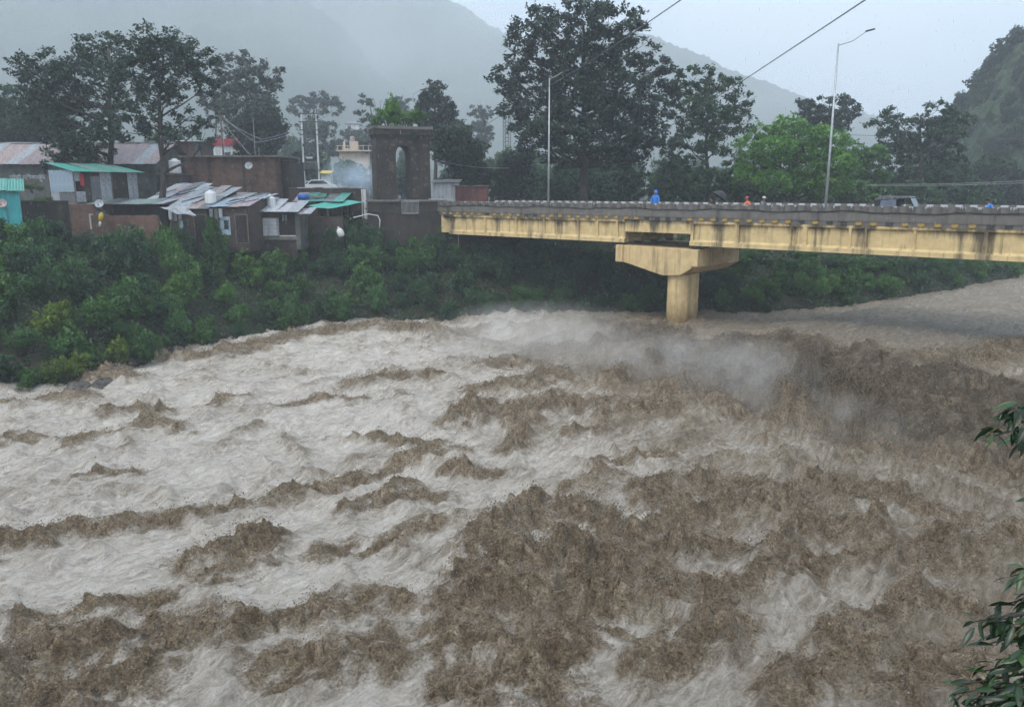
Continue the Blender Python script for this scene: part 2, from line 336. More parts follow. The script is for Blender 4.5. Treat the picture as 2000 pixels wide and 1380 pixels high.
def build_water():
    nr, na = 780, 720
    r = np.exp(np.linspace(math.log(8.5), math.log(150), nr)); th = np.linspace(R(-46), R(46), na)
    X = (r[:, None] * np.sin(th)[None]).ravel(); Y = (r[:, None] * np.cos(th)[None]).ravel()
    lv, sd = level(X, Y)
    # flow-aligned coordinates, gently wandering
    wx = 1.6 * fbm(X * 0.07, Y * 0.07, 3, 41); wy = 1.6 * fbm(X * 0.07, Y * 0.07, 3, 57)
    u = (X + wx) * FL[0] + (Y + wy) * FL[1]; v = (X + wx) * FV[0] + (Y + wy) * FV[1]
    # ---- churn mask: traced crests, plus scattered boils, busier towards the fall
    C = np.zeros(X.shape); H = np.zeros(X.shape)
    jx = 0.35 * fbm(X * 0.9, Y * 0.9, 3, 3); jy = 0.35 * fbm(X * 0.9, Y * 0.9, 3, 4)
    for pts, hw, hh in CREST:
        P = np.array([(q.x, q.y) for q in (G(a, b, 1.9 if a > 1440 and b < 700 else (0.0 if b > 700 else 0.4)) for a, b in pts)])
        lo = P.min(0) - 4 * hw - 0.5; hi = P.max(0) + 4 * hw + 0.5
        m = np.where((X > lo[0]) & (X < hi[0]) & (Y > lo[1]) & (Y < hi[1]))[0]
        d, _ = poly_dist(X[m] + jx[m], Y[m] + jy[m], P)
        g = np.exp(-(d / hw) ** 2); g2 = np.exp(-(d / (hw * 1.5)) ** 2)
        C[m] = np.maximum(C[m], g2); H[m] = np.maximum(H[m], g * hh)
    sc = fbm(u * 0.30, v * 0.55, 4, 71, 0.6); sc2 = fbm(u * 0.9, v * 1.6, 4, 73, 0.65); sc3 = fbm(X * 2.2, Y * 2.2, 3, 77, 0.6)
    up = sstep(0.0, 2.6, sd - 7.4)                     # calmer sheet upstream of the lip
    # standing waves: long shear ridges along the current and shorter peaked waves
    w1 = 1 - 2.4 * np.abs(pn(u * 0.15 + 0.5 * sc, v * 0.36 + 0.4 * sc, 91)); w2 = 1 - 2.4 * np.abs(pn(X * 0.42 + 0.6 * sc, Y * 0.42, 93)); w3 = fbm(u * 0.10, v * 0.2, 3, 81)
    wave = 0.55 * w1 + 0.55 * w2
    right = sstep(-5, 11, X + 0.08 * Y - 1.5)
    busy = 0.15 + 0.06 * right + 0.35 * np.exp(-((sd + 1) / 3.5) ** 2)
    amb = 0.95 * sstep(0.45, 1.50, busy + 0.55 * wave + 0.75 * sc + 0.55 * sc2 + 0.25 * sc3)
    amb = amb * (1 - 0.85 * up)
    face = sstep(-0.5, 1.5, sd) * (1 - sstep(6.6, 8.4, sd)) * sstep(2, 9, X)
    foot = np.exp(-((sd - 0.2) / 1.6) ** 2) * sstep(0, 6, X)
    Cm = sstep(0.12, 1.0, C * (0.85 + 0.9 * sc2 + 0.6 * sc3))      # traced crests break into rags
    Cn = np.clip(np.maximum(np.maximum(Cm, foot * (0.8 + 0.5 * sc2)), np.maximum(amb, face * (0.95 + 0.8 * sc2 + 0.4 * sc3))), 0, 1)
    # ---- heights
    z = lv + (0.42 * w3 + 0.34 * np.clip(w1, -0.4, 1) * (0.6 + 0.4 * sc) + 0.30 * np.clip(w2, -0.3, 1) ** 2 * np.sign(w2) + 0.14 * fbm(u * 0.5, v * 0.9, 3, 85)) * (1 - 0.78 * up) * (0.75 + 0.4 * right)
    z += H * (0.62 + 0.9 * sc2) + 0.22 * amb
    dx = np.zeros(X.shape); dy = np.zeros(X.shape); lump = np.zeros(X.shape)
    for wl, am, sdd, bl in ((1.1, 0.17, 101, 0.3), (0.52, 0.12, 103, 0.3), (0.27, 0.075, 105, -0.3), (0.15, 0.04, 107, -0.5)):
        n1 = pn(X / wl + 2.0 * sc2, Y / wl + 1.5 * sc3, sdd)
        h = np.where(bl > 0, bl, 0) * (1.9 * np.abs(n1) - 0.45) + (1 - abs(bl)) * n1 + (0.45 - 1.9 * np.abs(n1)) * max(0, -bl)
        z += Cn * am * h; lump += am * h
        dx += Cn * am * (0.6 * pn(X / wl + 31, Y / wl, sdd + 50) + 0.5 * FL[0] * h); dy += Cn * am * (0.6 * pn(X / wl + 77, Y / wl, sdd + 60) + 0.5 * FL[1] * h)
    sm = 1 - Cn
    z += sm * (0.055 * (0.5 - np.abs(pn(X / 0.62 + sc2, Y / 0.62, 141))) * 1.7 + 0.03 * pn(X / 0.26, Y / 0.26, 143) + 0.075 * pn(u / 1.3, v / 0.5, 121) + 0.06 * (0.5 - np.abs(pn(u / 0.75 + sc, v / 0.28, 123))) * 1.6 + 0.028 * pn(u / 0.3, v / 0.13, 125) + 0.05 * pn(u / 2.2 + 2 * sc, v / 0.9, 127))
    # ---- how pale the water is: sheets of thin froth slide off the left and centre, brown silt elsewhere
    pale = 0.82 + 0.70 * fbm(u * 0.14, v * 0.42, 5, 131, 0.6) - 0.56 * right - 0.20 * wave - 1.15 * up - 0.9 * face
    pale = np.clip(pale * (1 - 0.8 * Cn) + 0.03, 0, 1)
    co = np.stack([X + dx, Y + dy, z], 1)
    idx = np.arange(X.size).reshape(nr, na)
    q = np.stack([idx[:-1, :-1], idx[:-1, 1:], idx[1:, 1:], idx[1:, :-1]], -1).reshape(-1, 4)
    me = fast_mesh('river', co, q, True, {'churn': Cn, 'pale': pale, 'lump': np.clip(0.5 + 2.6 * lump - 0.55 * face, 0, 1), 'flow_u': u, 'flow_v': v})  # lump cut on the fall face: shaded, froth-free brown painted darker
    m, t, p = new_mat('muddy_water')
    at = lambda n: nd(t, 'ShaderNodeAttribute', attribute_name=n).outputs['Fac']
    ch, pl = at('churn'), at('pale')
    cb = t.nodes.new('ShaderNodeCombineXYZ'); t.links.new(at('flow_u'), cb.inputs[0]); t.links.new(at('flow_v'), cb.inputs[1])
    def scaled(sx, sy):
        mm = nd(t, 'ShaderNodeMapping', Scale=(sx, sy, 1)); t.links.new(cb.outputs[0], mm.inputs[0]); return mm.outputs[0]
    # froth veins: warped cell edges, drawn out along the current
    nz_ = nd(t, 'ShaderNodeTexNoise', Scale=1.3, Detail=5); t.links.new(scaled(1, 1.6), nz_.inputs['Vector'])
    va = t.nodes.new('ShaderNodeVectorMath'); va.operation = 'MULTIPLY_ADD'; t.links.new(nz_.outputs['Color'], va.inputs[0]); va.inputs[1].default_value = (1.6, 1.6, 0); t.links.new(scaled(0.7, 1.9), va.inputs[2])
    vo = nd(t, 'ShaderNodeTexVoronoi', Scale=2.1, feature='DISTANCE_TO_EDGE'); t.links.new(va.outputs[0], vo.inputs['Vector'])
    vein = ramp(t, vo.outputs['Distance'], [(0.0, 1.0), (0.14, 0.25), (0.4, 0.0)])
    def add(a_, k, b_):
        mm = nd(t, 'ShaderNodeMath', operation='MULTIPLY_ADD'); t.links.new(a_, mm.inputs[0]); mm.inputs[1].default_value = k
        if isinstance(b_, float): mm.inputs[2].default_value = b_
        else: t.links.new(b_, mm.inputs[2])
        return mm.outputs[0]
    def rng_(src, lo, hi, top=1.0):
        mr = nd(t, 'ShaderNodeMapRange', interpolation_type='SMOOTHSTEP'); t.links.new(src, mr.inputs[0]); mr.inputs[1].default_value = lo; mr.inputs[2].default_value = hi; mr.inputs[3].default_value = 0.0; mr.inputs[4].default_value = top; return mr.outputs[0]
    fine = noise(t, va.outputs[0], 2.6, 10, 0.74)
    streak = noise(t, scaled(0.55, 4.2), 1.5, 8, 0.7)
    big = noise(t, scaled(0.35, 0.9), 1.0, 6, 0.65)
    crumb = noise(t, coords(t, 'World'), 5.5, 9, 0.80)
    silt = ramp(t, fine, [(0.30, (0.150, 0.113, 0.074)), (0.5, (0.30, 0.242, 0.175)), (0.70, (0.50, 0.425, 0.332))])
    froth = ramp(t, fine, [(0.28, (0.36, 0.305, 0.24)), (0.46, (0.64, 0.578, 0.50)), (0.62, (0.84, 0.785, 0.71))])
    k1 = add(vein, 0.30, pl); k2 = add(big, 0.55, k1); k3 = add(streak, 0.6, k2)
    f = rng_(add(ch, -0.55, add(crumb, 0.75, k3)), 0.92, 2.15, 1.0)
    c = mixc(t, f, silt, froth)
    # thin brown rags of silt lying in the sheet
    c = mixc(t, ramp(t, add(streak, 0.7, add(crumb, 0.5, 0.0)), [(0.36, 0.8), (0.56, 0.0)]), c, (0.150, 0.118, 0.080))
    mud = ramp(t, add(crumb, 1.0, add(at('lump'), 0.32, -0.03)), [(0.48, (0.030, 0.020, 0.011)), (0.58, (0.165, 0.116, 0.068)), (0.70, (0.33, 0.245, 0.155)), (0.84, (0.58, 0.47, 0.34))])  # lump paints crevice shade: pits darker, aerated crests paler
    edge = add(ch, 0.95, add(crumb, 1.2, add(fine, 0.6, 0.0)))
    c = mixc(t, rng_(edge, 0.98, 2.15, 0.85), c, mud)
    grit = noise(t, coords(t, 'World'), 17.0, 5, 0.75)  # random speckle in the colour, adding to the painted dark pits
    gm = nd(t, 'ShaderNodeMapRange'); t.links.new(grit, gm.inputs[0]); gm.inputs[1].default_value = 0.36; gm.inputs[2].default_value = 0.64; gm.inputs[3].default_value = 0.42; gm.inputs[4].default_value = 1.58
    gc = t.nodes.new('ShaderNodeCombineColor')
    for i_ in range(3): t.links.new(gm.outputs[0], gc.inputs[i_])
    c = mixc(t, ramp(t, ch, [(0.0, 0.18), (0.5, 0.9)]), c, mixc(t, 1.0, c, gc.outputs[0], 'MULTIPLY'))
    t.links.new(c, p.inputs['Base Color'])
    p.inputs['IOR'].default_value = 1.33
    t.links.new(ramp(t, ch, [(0.0, 0.28), (0.4, 0.36)]), p.inputs['Roughness']); t.links.new(ramp(t, ch, [(0.0, 0.5), (0.4, 0.42)]), p.inputs['Specular IOR Level'])
    bump(t, p, add(fine, 0.7, add(streak, 0.22, add(grit, 0.35, add(crumb, 0.7, 0.0)))), 1.0, 0.20)
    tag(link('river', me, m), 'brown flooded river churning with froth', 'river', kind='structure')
    # ---- flung drops over the churned crests
    w = np.clip(Cn - 0.25, 0, 1) * np.hypot(X, Y) ** 1.5 * (np.hypot(X, Y) < 62) * (H + 0.22 * amb + 0.30 * face)
    k = rng.choice(X.size, 62000, p=w / w.sum())
    n = len(k); hgt = rng.exponential(0.085, n) * (0.35 + H[k])
    c0 = np.stack([X[k] + dx[k] + rng.normal(0, 0.12, n), Y[k] + dy[k] + rng.normal(0, 0.12, n), z[k] + 0.02 + hgt], 1)
    s = rng.uniform(0.007, 0.020, n) * (0.6 + 0.014 * np.hypot(X[k], Y[k]))
    T = np.array([(1, 1, 1), (1, -1, -1), (-1, 1, -1), (-1, -1, 1)], float)
    V = c0[:, None, :] + (T[None] + rng.normal(0, 0.5, (n, 4, 3))) * s[:, None, None]
    base = np.arange(n)[:, None] * 4
    fcs = np.concatenate([base + np.array([a]) for a in ((0, 1, 2), (0, 3, 1), (0, 2, 3), (1, 3, 2))])
    sm_, t, p = new_mat('spray_drop'); at_ = nd(t, 'ShaderNodeAttribute', attribute_name='tint'); t.links.new(ramp(t, at_.outputs['Fac'], [(0.0, (0.10, 0.070, 0.042)), (0.5, (0.24, 0.18, 0.115)), (1.0, (0.40, 0.32, 0.23))]), p.inputs['Base Color']); p.inputs['Roughness'].default_value = 0.5
    tag(link('spray', fast_mesh('spray', V.reshape(-1, 3), fcs, False, {'tint': np.repeat(rng.random(n), 4)}), sm_), 'muddy drops flung up off the breaking crests', 'spray', kind='stuff')
build_water()

# ------------------------------------------------------------------ the bridge
BD = Vector((-0.76093, 0.64883, 0)); BN = Vector((0.64883, 0.76093, 0))
BB = Vector((24.98, 38.33, 0))                      # a point of the near fascia, where the picture ends
def S_of(px, z=7.0, w=0.0):
    """distance along the fascia where it meets this picture column"""
    lo, hi = -40.0, 60.0
    for _ in range(50):
        mid = (lo + hi) / 2; p = BB + BD * mid + BN * w; p.z = z
        if proj(p)[0] > px: lo = mid
        else: hi = mid
    return lo
def FP(px, py, w=0.0):
    a, b, c = ray(px, py); o = BB + BN * w
    t = (o.x * BN.x + o.y * BN.y) / (a * BN.x + b * BN.y)
    p = Vector((a * t, b * t, CZ + c * t)); return (p - o).dot(BD), p.z
MBR = Matrix(((BD.x, BN.x, 0, BB.x), (BD.y, BN.y, 0, BB.y), (0, 0, 1, 0), (0, 0, 0, 1)))   # bridge frame: x along (away), y across (away), z up

def stained(name, col, stain, amount=0.5, soil_z=None):
    m, t, p = new_mat(name)
    n0 = noise(t, coords(t), 2.0, 5)
    c = ramp(t, n0, [(0.3, tuple(x * 0.82 for x in col)), (0.7, tuple(x * 1.12 for x in col))])
    # run-off streaks with ragged ends
    n1 = noise(t, coords(t, 'Object', (1.15, 1.15, 0.10)), 1.0, 6, 0.62)
    if amount > 0.6:
        g_ = t.nodes.new('ShaderNodeTexCoord'); s_ = t.nodes.new('ShaderNodeSeparateXYZ'); t.links.new(g_.outputs['Object'], s_.inputs[0])
        mm_ = nd(t, 'ShaderNodeMapRange'); t.links.new(s_.outputs[2], mm_.inputs[0]); mm_.inputs[1].default_value = 7.05; mm_.inputs[2].default_value = 7.8; mm_.inputs[3].default_value = 0.0; mm_.inputs[4].default_value = 0.16
        ad_ = nd(t, 'ShaderNodeMath', operation='ADD'); t.links.new(n1, ad_.inputs[0]); t.links.new(mm_.outputs[0], ad_.inputs[1]); n1 = ad_.outputs[0]
    f1 = ramp(t, n1, [(0.60 - 0.11 * amount, 0.0), (0.72 - 0.06 * amount, 0.9)])
    c = mixc(t, f1, c, stain)
    n2 = noise(t, coords(t, 'Object', (3.2, 3.2, 0.16)), 1.0, 6, 0.7)
    f2 = ramp(t, n2, [(0.56, 0.0), (0.72, 0.75)])
    c = mixc(t, f2, c, tuple(x * 0.5 + y * 0.3 for x, y in zip(stain, (0.20, 0.13, 0.05))))
    n3 = noise(t, coords(t), 9.0, 6, 0.7)
    c = mixc(t, ramp(t, n3, [(0.58, 0.0), (0.8, 0.5)]), c, stain)
    t.links.new(c, p.inputs['Base Color']); p.inputs['Roughness'].default_value = 0.7
    bump(t, p, noise(t, coords(t), 22, 4), 0.25, 0.02)
    return m
M['yellow_concrete'] = stained('yellow_concrete', (0.68, 0.51, 0.25), (0.06, 0.05, 0.035), 0.62)
M['pier_concrete'] = stained('pier_concrete', (0.68, 0.50, 0.25), (0.16, 0.11, 0.06), 0.15)
def pier_foot():
    m = M['pier_concrete'].copy(); m.name = 'pier_shaft_concrete'; t = m.node_tree; p = t.nodes['Principled BSDF']; src = p.inputs['Base Color'].links[0].from_socket
    g = t.nodes.new('ShaderNodeTexCoord'); sp = t.nodes.new('ShaderNodeSeparateXYZ'); t.links.new(g.outputs['Object'], sp.inputs[0])
    n = noise(t, coords(t, 'Object', (1.5, 1.5, 0.5)), 1.6, 6, 0.7); a = nd(t, 'ShaderNodeMath', operation='MULTIPLY_ADD'); t.links.new(sp.outputs[2], a.inputs[0]); a.inputs[1].default_value = -0.30; t.links.new(n, a.inputs[2])
    mr = nd(t, 'ShaderNodeMapRange'); t.links.new(a.outputs[0], mr.inputs[0]); mr.inputs[1].default_value = -0.25; mr.inputs[2].default_value = 0.12; mr.inputs[4].default_value = 0.9
    t.links.new(mixc(t, mr.outputs[0], src, (0.20, 0.125, 0.05)), p.inputs['Base Color']); return m
M['pier_shaft'] = pier_foot()
M['grey_concrete'] = stained('grey_concrete', (0.16, 0.145, 0.13), (0.045, 0.042, 0.04), 0.6)
M['black_paint'] = simple('black_paint', (0.035, 0.033, 0.032), 0.6, 0.5, 6, dirt=(0.10, 0.09, 0.08))
M['yellow_paint'] = simple('yellow_paint', (0.36, 0.23, 0.05), 0.6, 0.35, 6, dirt=(0.07, 0.055, 0.035))
M['asphalt'] = simple('asphalt', (0.05, 0.05, 0.052), 0.35, 0.3, 3)
M['steel'] = simple('steel', (0.42, 0.43, 0.44), 0.45, 0.2, 4, 0.6, bmp=0)
M['dark_rubber'] = simple('dark_rubber', (0.02, 0.02, 0.02), 0.6, 0.3, 4, bmp=0)
M['wire'] = simple('wire', (0.10, 0.10, 0.105), 0.5, 0.2, 1, bmp=0)
def parapet_paint():
    """dark weathered block: white paint on its top and road side, thin white runs down the outer face"""
    m, t, p = new_mat('parapet_paint')
    g = t.nodes.new('ShaderNodeTexCoord'); sp = t.nodes.new('ShaderNodeSeparateXYZ'); t.links.new(g.outputs['Object'], sp.inputs[0])
    oi = t.nodes.new('ShaderNodeObjectInfo')
    ad = t.nodes.new('ShaderNodeVectorMath'); ad.operation = 'ADD'; t.links.new(g.outputs['Object'], ad.inputs[0]); t.links.new(oi.outputs['Location'], ad.inputs[1])
    mm = nd(t, 'ShaderNodeMapping', Scale=(11, 11, 0.7)); t.links.new(ad.outputs[0], mm.inputs[0])
    n = noise(t, mm.outputs[0], 1.0, 3, 0.6)
    a = nd(t, 'ShaderNodeMath', operation='MULTIPLY_ADD'); t.links.new(sp.outputs[2], a.inputs[0]); a.inputs[1].default_value = 1.15; t.links.new(n, a.inputs[2])
    drip = ramp(t, a.outputs[0], [(0.88, 0.0), (0.93, 0.8)])
    inner = nd(t, 'ShaderNodeMath', operation='GREATER_THAN'); t.links.new(sp.outputs[1], inner.inputs[0]); inner.inputs[1].default_value = 0.10
    mxm = nd(t, 'ShaderNodeMath', operation='MAXIMUM'); t.links.new(drip, mxm.inputs[0]); t.links.new(inner.outputs[0], mxm.inputs[1])
    wear = ramp(t, noise(t, mm.outputs[0], 0.7, 5, 0.7), [(0.62, 1.0), (0.75, 0.3)])
    fm = nd(t, 'ShaderNodeMath', operation='MULTIPLY'); t.links.new(mxm.outputs[0], fm.inputs[0]); t.links.new(wear, fm.inputs[1])
    dark = ramp(t, noise(t, mm.outputs[0], 0.6, 5), [(0.3, (0.055, 0.052, 0.05)), (0.7, (0.13, 0.12, 0.11))])
    t.links.new(mixc(t, fm.outputs[0], dark, (0.50, 0.51, 0.52)), p.inputs['Base Color']); p.inputs['Roughness'].default_value = 0.6
    return m
M['parapet_paint'] = parapet_paint()

S0, S1 = -34.0, S_of(884)
BW = 7.4                                        # bridge width
def build_bridge():
    br = empty('road_bridge', (0, 0, 0), 0, 'yellow concrete girder bridge with dark stained parapets over the flood', 'bridge')
    br.matrix_world = MBR
    def part(mb, name, mat, parent=br, **k): return mb.build(name, mat, parent, **k)
    sL, sG0, sG1 = S_of(912), S_of(1218), S_of(1346)
    part(MB().box(S0, S1 + 6, 0.28, BW - 0.28, 7.45, 7.62), 'roadway', M['asphalt'])
    for y0, y1 in ((0.26, 1.15), (BW - 1.15, BW - 0.26)):
        part(MB().box(S0, S1 + 4, y0, y1, 7.621, 7.86), 'footway', M['grey_concrete'])
    # girders: a web with flange and bulb; four of them, the outer ones carry the ribs
    def girder(y, a, b, side):
        ww = 0.13; e = side
        pf = [(y - 0.30, 7.73), (y - 0.30, 7.60), (y - ww, 7.50), (y - ww, 6.58), (y - 0.27, 6.45), (y - 0.27, 6.20), (y + 0.27, 6.20), (y + 0.27, 6.45), (y + ww, 6.58), (y + ww, 7.50), (y + 0.30, 7.60), (y + 0.30, 7.73)]
        return MB().prism([(p, q) for p, q in pf], a, b, 'x')
    for k, y in enumerate((0.36, 2.55, 4.85, BW - 0.36)):
        g1 = part(girder(y, S0, sG1, 0), 'girder', M['yellow_concrete']); g2 = part(girder(y, sG0, S1 + 0.5, 0), 'girder', M['yellow_concrete'])
        part(MB().box(sG1 - 0.01, sG0 + 0.01, y - 0.16, y + 0.16, 6.93, 7.72), 'halving_joint', M['yellow_concrete'])
        if k == 0:
            for px, par in [(925, g2), (948, g2), (1008, g2), (1062, g2), (1088, g2), (1130, g2), (1166, g2), (1206, g2), (1352, g1), (1440, g1), (1545, g1), (1572, g1), (1660, g1), (1690, g1), (1786, g1), (1925, g1)]:
                s = S_of(px, 7.0, y - 0.2); wd = random.choice((0.07, 0.09, 0.12))
                rb = MB().prism([(y - 0.13, 7.52), (y - 0.30, 7.60), (y - 0.285, 7.5), (y - 0.225, 6.72), (y - 0.26, 6.46), (y - 0.13, 6.52)], s - wd, s + wd, 'x')
                part(rb, 'rib', M['yellow_concrete'], par)
    part(MB().box(S0, S1 + 6, 0.06, BW - 0.06, 7.731, 7.96), 'deck_slab', M['black_paint'] if False else M['grey_concrete'])
    # two parapets: a low wall with blocks on it, alternately painted
    period = 0.385
    n = int((S1 + 2 - (-8)) / period)
    bme = MB().box(0.004, period - 0.004, -0.13, 0.13, 0, 0.36).mesh('parapet_block')
    bpl = bme.copy(); bme.materials.append(M['parapet_paint']); bpl.materials.append(M['grey_concrete'])
    yme = MB().box(0.02, period - 0.03, -0.05, 0.05, 0, 0.17).mesh('kerb_block'); ybk = yme.copy(); yme.materials.append(M['yellow_paint']); ybk.materials.append(M['black_paint'])
    for fi, y in enumerate((0.13, BW - 0.13)):
        wall = part(MB().box(S0, S1 + 2, y - 0.11, y + 0.11, 7.961, 8.44), 'parapet_wall', M['grey_concrete'])
        for i in range(n):
            s = -8 + i * period
            o = bpy.data.objects.new('parapet_block', bme if i % 2 == 0 else bpl); COL.objects.link(o); o.parent = wall
            o.location = (s, y, 8.441 + 0.006 * random.random())
            if fi == 1: o.location.x += period; o.rotation_euler = (0, 0, math.pi)
            o.rotation_euler.x = random.gauss(0, 0.004)
        if fi == 0:
            for i in range(n):
                if i % 2: continue
                s = -8 + i * period * 1.02
                o = bpy.data.objects.new('kerb_block', yme if random.random() < 0.7 else ybk); COL.objects.link(o); o.parent = br
                o.location = (s, 0.045, 7.765 + random.uniform(-0.01, 0.01))
    # a slack black service pipe along the outside of the parapet
    pts = [(s, -0.03, 8.47 + 0.05 * math.sin(s * 0.9) + 0.04 * math.sin(s * 2.3 + 1)) for s in np.arange(-8, S1 + 2, 0.7)]
    part(MB().tube(pts, 0.022, 5), 'service_pipe', M['dark_rubber'])
    # hammerhead pier
    def PZ(px, py): return FP(px, py, 0.1)
    poly = [PZ(1206, 478), PZ(1206, 509), PZ(1225, 514), PZ(1293, 538), PZ(1327, 538), PZ(1350, 524), PZ(1350, 487)]
    cap = part(MB().prism(poly, 0.12, BW - 0.3, 'y'), 'pier_cap', M['pier_concrete'], bevel=0.03)
    sl0, z0 = PZ(1205, 478); sl1, z1 = PZ(1217, 511)
    part(MB().box(min(sl0, sl1), max(sl0, sl1), -0.06, 1.1, z1, z0 + 0.02), 'corbel', M['pier_concrete'], cap, bevel=0.02)
    sr0, zr0 = PZ(1352, 487); sr1, zr1 = PZ(1364, 521)
    part(MB().box(min(sr0, sr1), max(sr0, sr1), -0.06, 1.3, zr1, zr0), 'corbel', M['pier_concrete'], cap, bevel=0.02)
    sc_, zc = PZ(1312, 538)
    a, b = 0.74, 1.35; cy_ = 0.35 + b
    ring = [(math.cos(k / 32 * 2 * math.pi), math.sin(k / 32 * 2 * math.pi)) for k in range(32)]
    pl = [(sc_ + a * c, cy_ + (b - a) * (1 if s_ > 0 else -1) + a * s_) for c, s_ in ring]
    part(MB().prism(pl, -2.0, zc + 0.02, 'z'), 'pier_shaft', M['pier_shaft'], smooth=False)
    for s, y in ((sG0 - 0.3, 0.36), (sG1 + 0.3, 0.36), (sG0 - 0.3, 2.55), (sG1 + 0.3, 2.55)):
        pass
    # bearings between cap and girders, and the crossbeam that shades the gap
    for y in (0.36, 2.55, 4.85, BW - 0.36):
        for s in (sG0 + 0.42, sG1 - 0.42):
            part(MB().box(s - 0.2, s + 0.2, y - 0.18, y + 0.18, 6.0, 6.199), 'bearing', M['dark_rubber'])
    for s in (sG0 + 0.5, sG1 - 0.5):
        part(MB().box(s - 0.15, s + 0.15, 0.51, BW - 0.51, 6.5, 7.449), 'crossbeam', M['yellow_concrete'])
    return br
build_bridge()

# ------------------------------------------------------------------ foliage
def leaf_quads(c, size, droop=0.35, rnd=rng):
    """one bent-free rhombus per leaf; returns verts, quads"""
    n = len(c)
    nrm = rnd.normal(0, 1, (n, 3)); nrm[:, 2] = np.abs(nrm[:, 2]) + 0.6; nrm /= np.linalg.norm(nrm, axis=1)[:, None]
    a = rnd.normal(0, 1, (n, 3)); a -= (a * nrm).sum(1)[:, None] * nrm; a /= np.linalg.norm(a, axis=1)[:, None]
    a[:, 2] -= droop; a /= np.linalg.norm(a, axis=1)[:, None]
    b = np.cross(nrm, a); b /= np.linalg.norm(b, axis=1)[:, None]
    L = (size * rnd.uniform(0.7, 1.4, n))[:, None]; Wd = L * rnd.uniform(0.4, 0.65, n)[:, None]
    v = np.stack([c - a * L * 0.5, c + b * Wd * 0.5 + a * L * 0.05, c + a * L * 0.55, c - b * Wd * 0.5 + a * L * 0.05], 1).reshape(-1, 3)
    return v, np.arange(n * 4).reshape(n, 4)
def foliage(name, blobs, leaf, per_m3, clump=0.30, rnd=rng, flat=0.7, cap=26000):
    """blobs: (cx,cy,cz, rx,ry,rz). Each blob is a cloud of sub-clumps, each sub-clump a spray of leaves; gaps stay between them"""
    cs, tint = [], []
    cap = int(cap * 1.3); per_m3 = per_m3 * 1.5
    tot = sum(b[3] * b[4] * b[5] for b in blobs) * 4.19
    budget = min(cap, per_m3 * tot)
    for b in blobs:
        vol = b[3] * b[4] * b[5] * 4.19; nl = budget * vol / tot
        rmean = (b[3] * b[4] * b[5]) ** (1 / 3)
        nc = max(5, int(nl / 34)); rc = clump * rmean * (14 / max(nc, 6)) ** 0.22
        d = rnd.normal(0, 1, (nc, 3)); d /= np.linalg.norm(d, axis=1)[:, None]
        rr = rnd.uniform(0.35, 1.02, nc) ** 0.6
        cc = d * rr[:, None] * np.array(b[3:6]) + np.array(b[:3])
        k = max(6, int(nl / nc))
        o = rnd.normal(0, 0.5, (nc, k, 3)) * rc; o[:, :, 2] *= flat
        cs.append((cc[:, None] + o).reshape(-1, 3))
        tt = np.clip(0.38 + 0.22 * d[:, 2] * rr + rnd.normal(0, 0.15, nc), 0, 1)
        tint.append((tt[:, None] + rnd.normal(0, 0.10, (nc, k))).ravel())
    c = np.concatenate(cs); tn = np.clip(np.concatenate(tint), 0, 1)
    v, q = leaf_quads(c, leaf, rnd=rnd)
    return fast_mesh(name, v, q, False, {'tint': np.repeat(tn, 4)})

def limbs(base, trunk_top, r0, blobs, rnd, lean=0.0):
    """tapered trunk with a limb to every blob and twigs inside it"""
    mb = MB(); base = Vector(base); top = Vector(trunk_top); n = 8; pts, rad = [], []
    for i in range(n + 1):
        f = i / n; p = base.lerp(top, f) + Vector((rnd.normal(0, 0.10), rnd.normal(0, 0.10), 0)) * (0 if i == 0 else 1)
        pts.append(p); rad.append(r0 * (1.25 if i == 0 else 1) * (1 - 0.72 * f))
    mb.tube(pts, rad, 8)
    for b in blobs:
        c = Vector(b[:3]); hz = (c - base).xy.length
        f = np.clip((c.z - base.z - 0.55 * hz) / max(0.1, (top.z - base.z)), 0.25, 0.97)
        st = base.lerp(top, f); rr = r0 * (1 - 0.72 * f) * 0.55
        mid = st.lerp(c, 0.5) + Vector((rnd.normal(0, .2), rnd.normal(0, .2), -0.06 * (c - st).length))
        mb.tube([st, st.lerp(mid, 0.5) + Vector((0, 0, 0.05)), mid, mid.lerp(c, 0.6), c], [rr, rr * .8, rr * .6, rr * .42, rr * .2], 5)
        for _ in range(5):
            d = Vector(rnd.normal(0, 1, 3)).normalized(); e = c + Vector((d.x * b[3], d.y * b[4], d.z * b[5])) * 0.85
            mb.tube([mid.lerp(c, 0.5), (mid.lerp(c, 0.6)).lerp(e, 0.55), e], [rr * .3, rr * .2, 0.012], 4, False)
    return mb
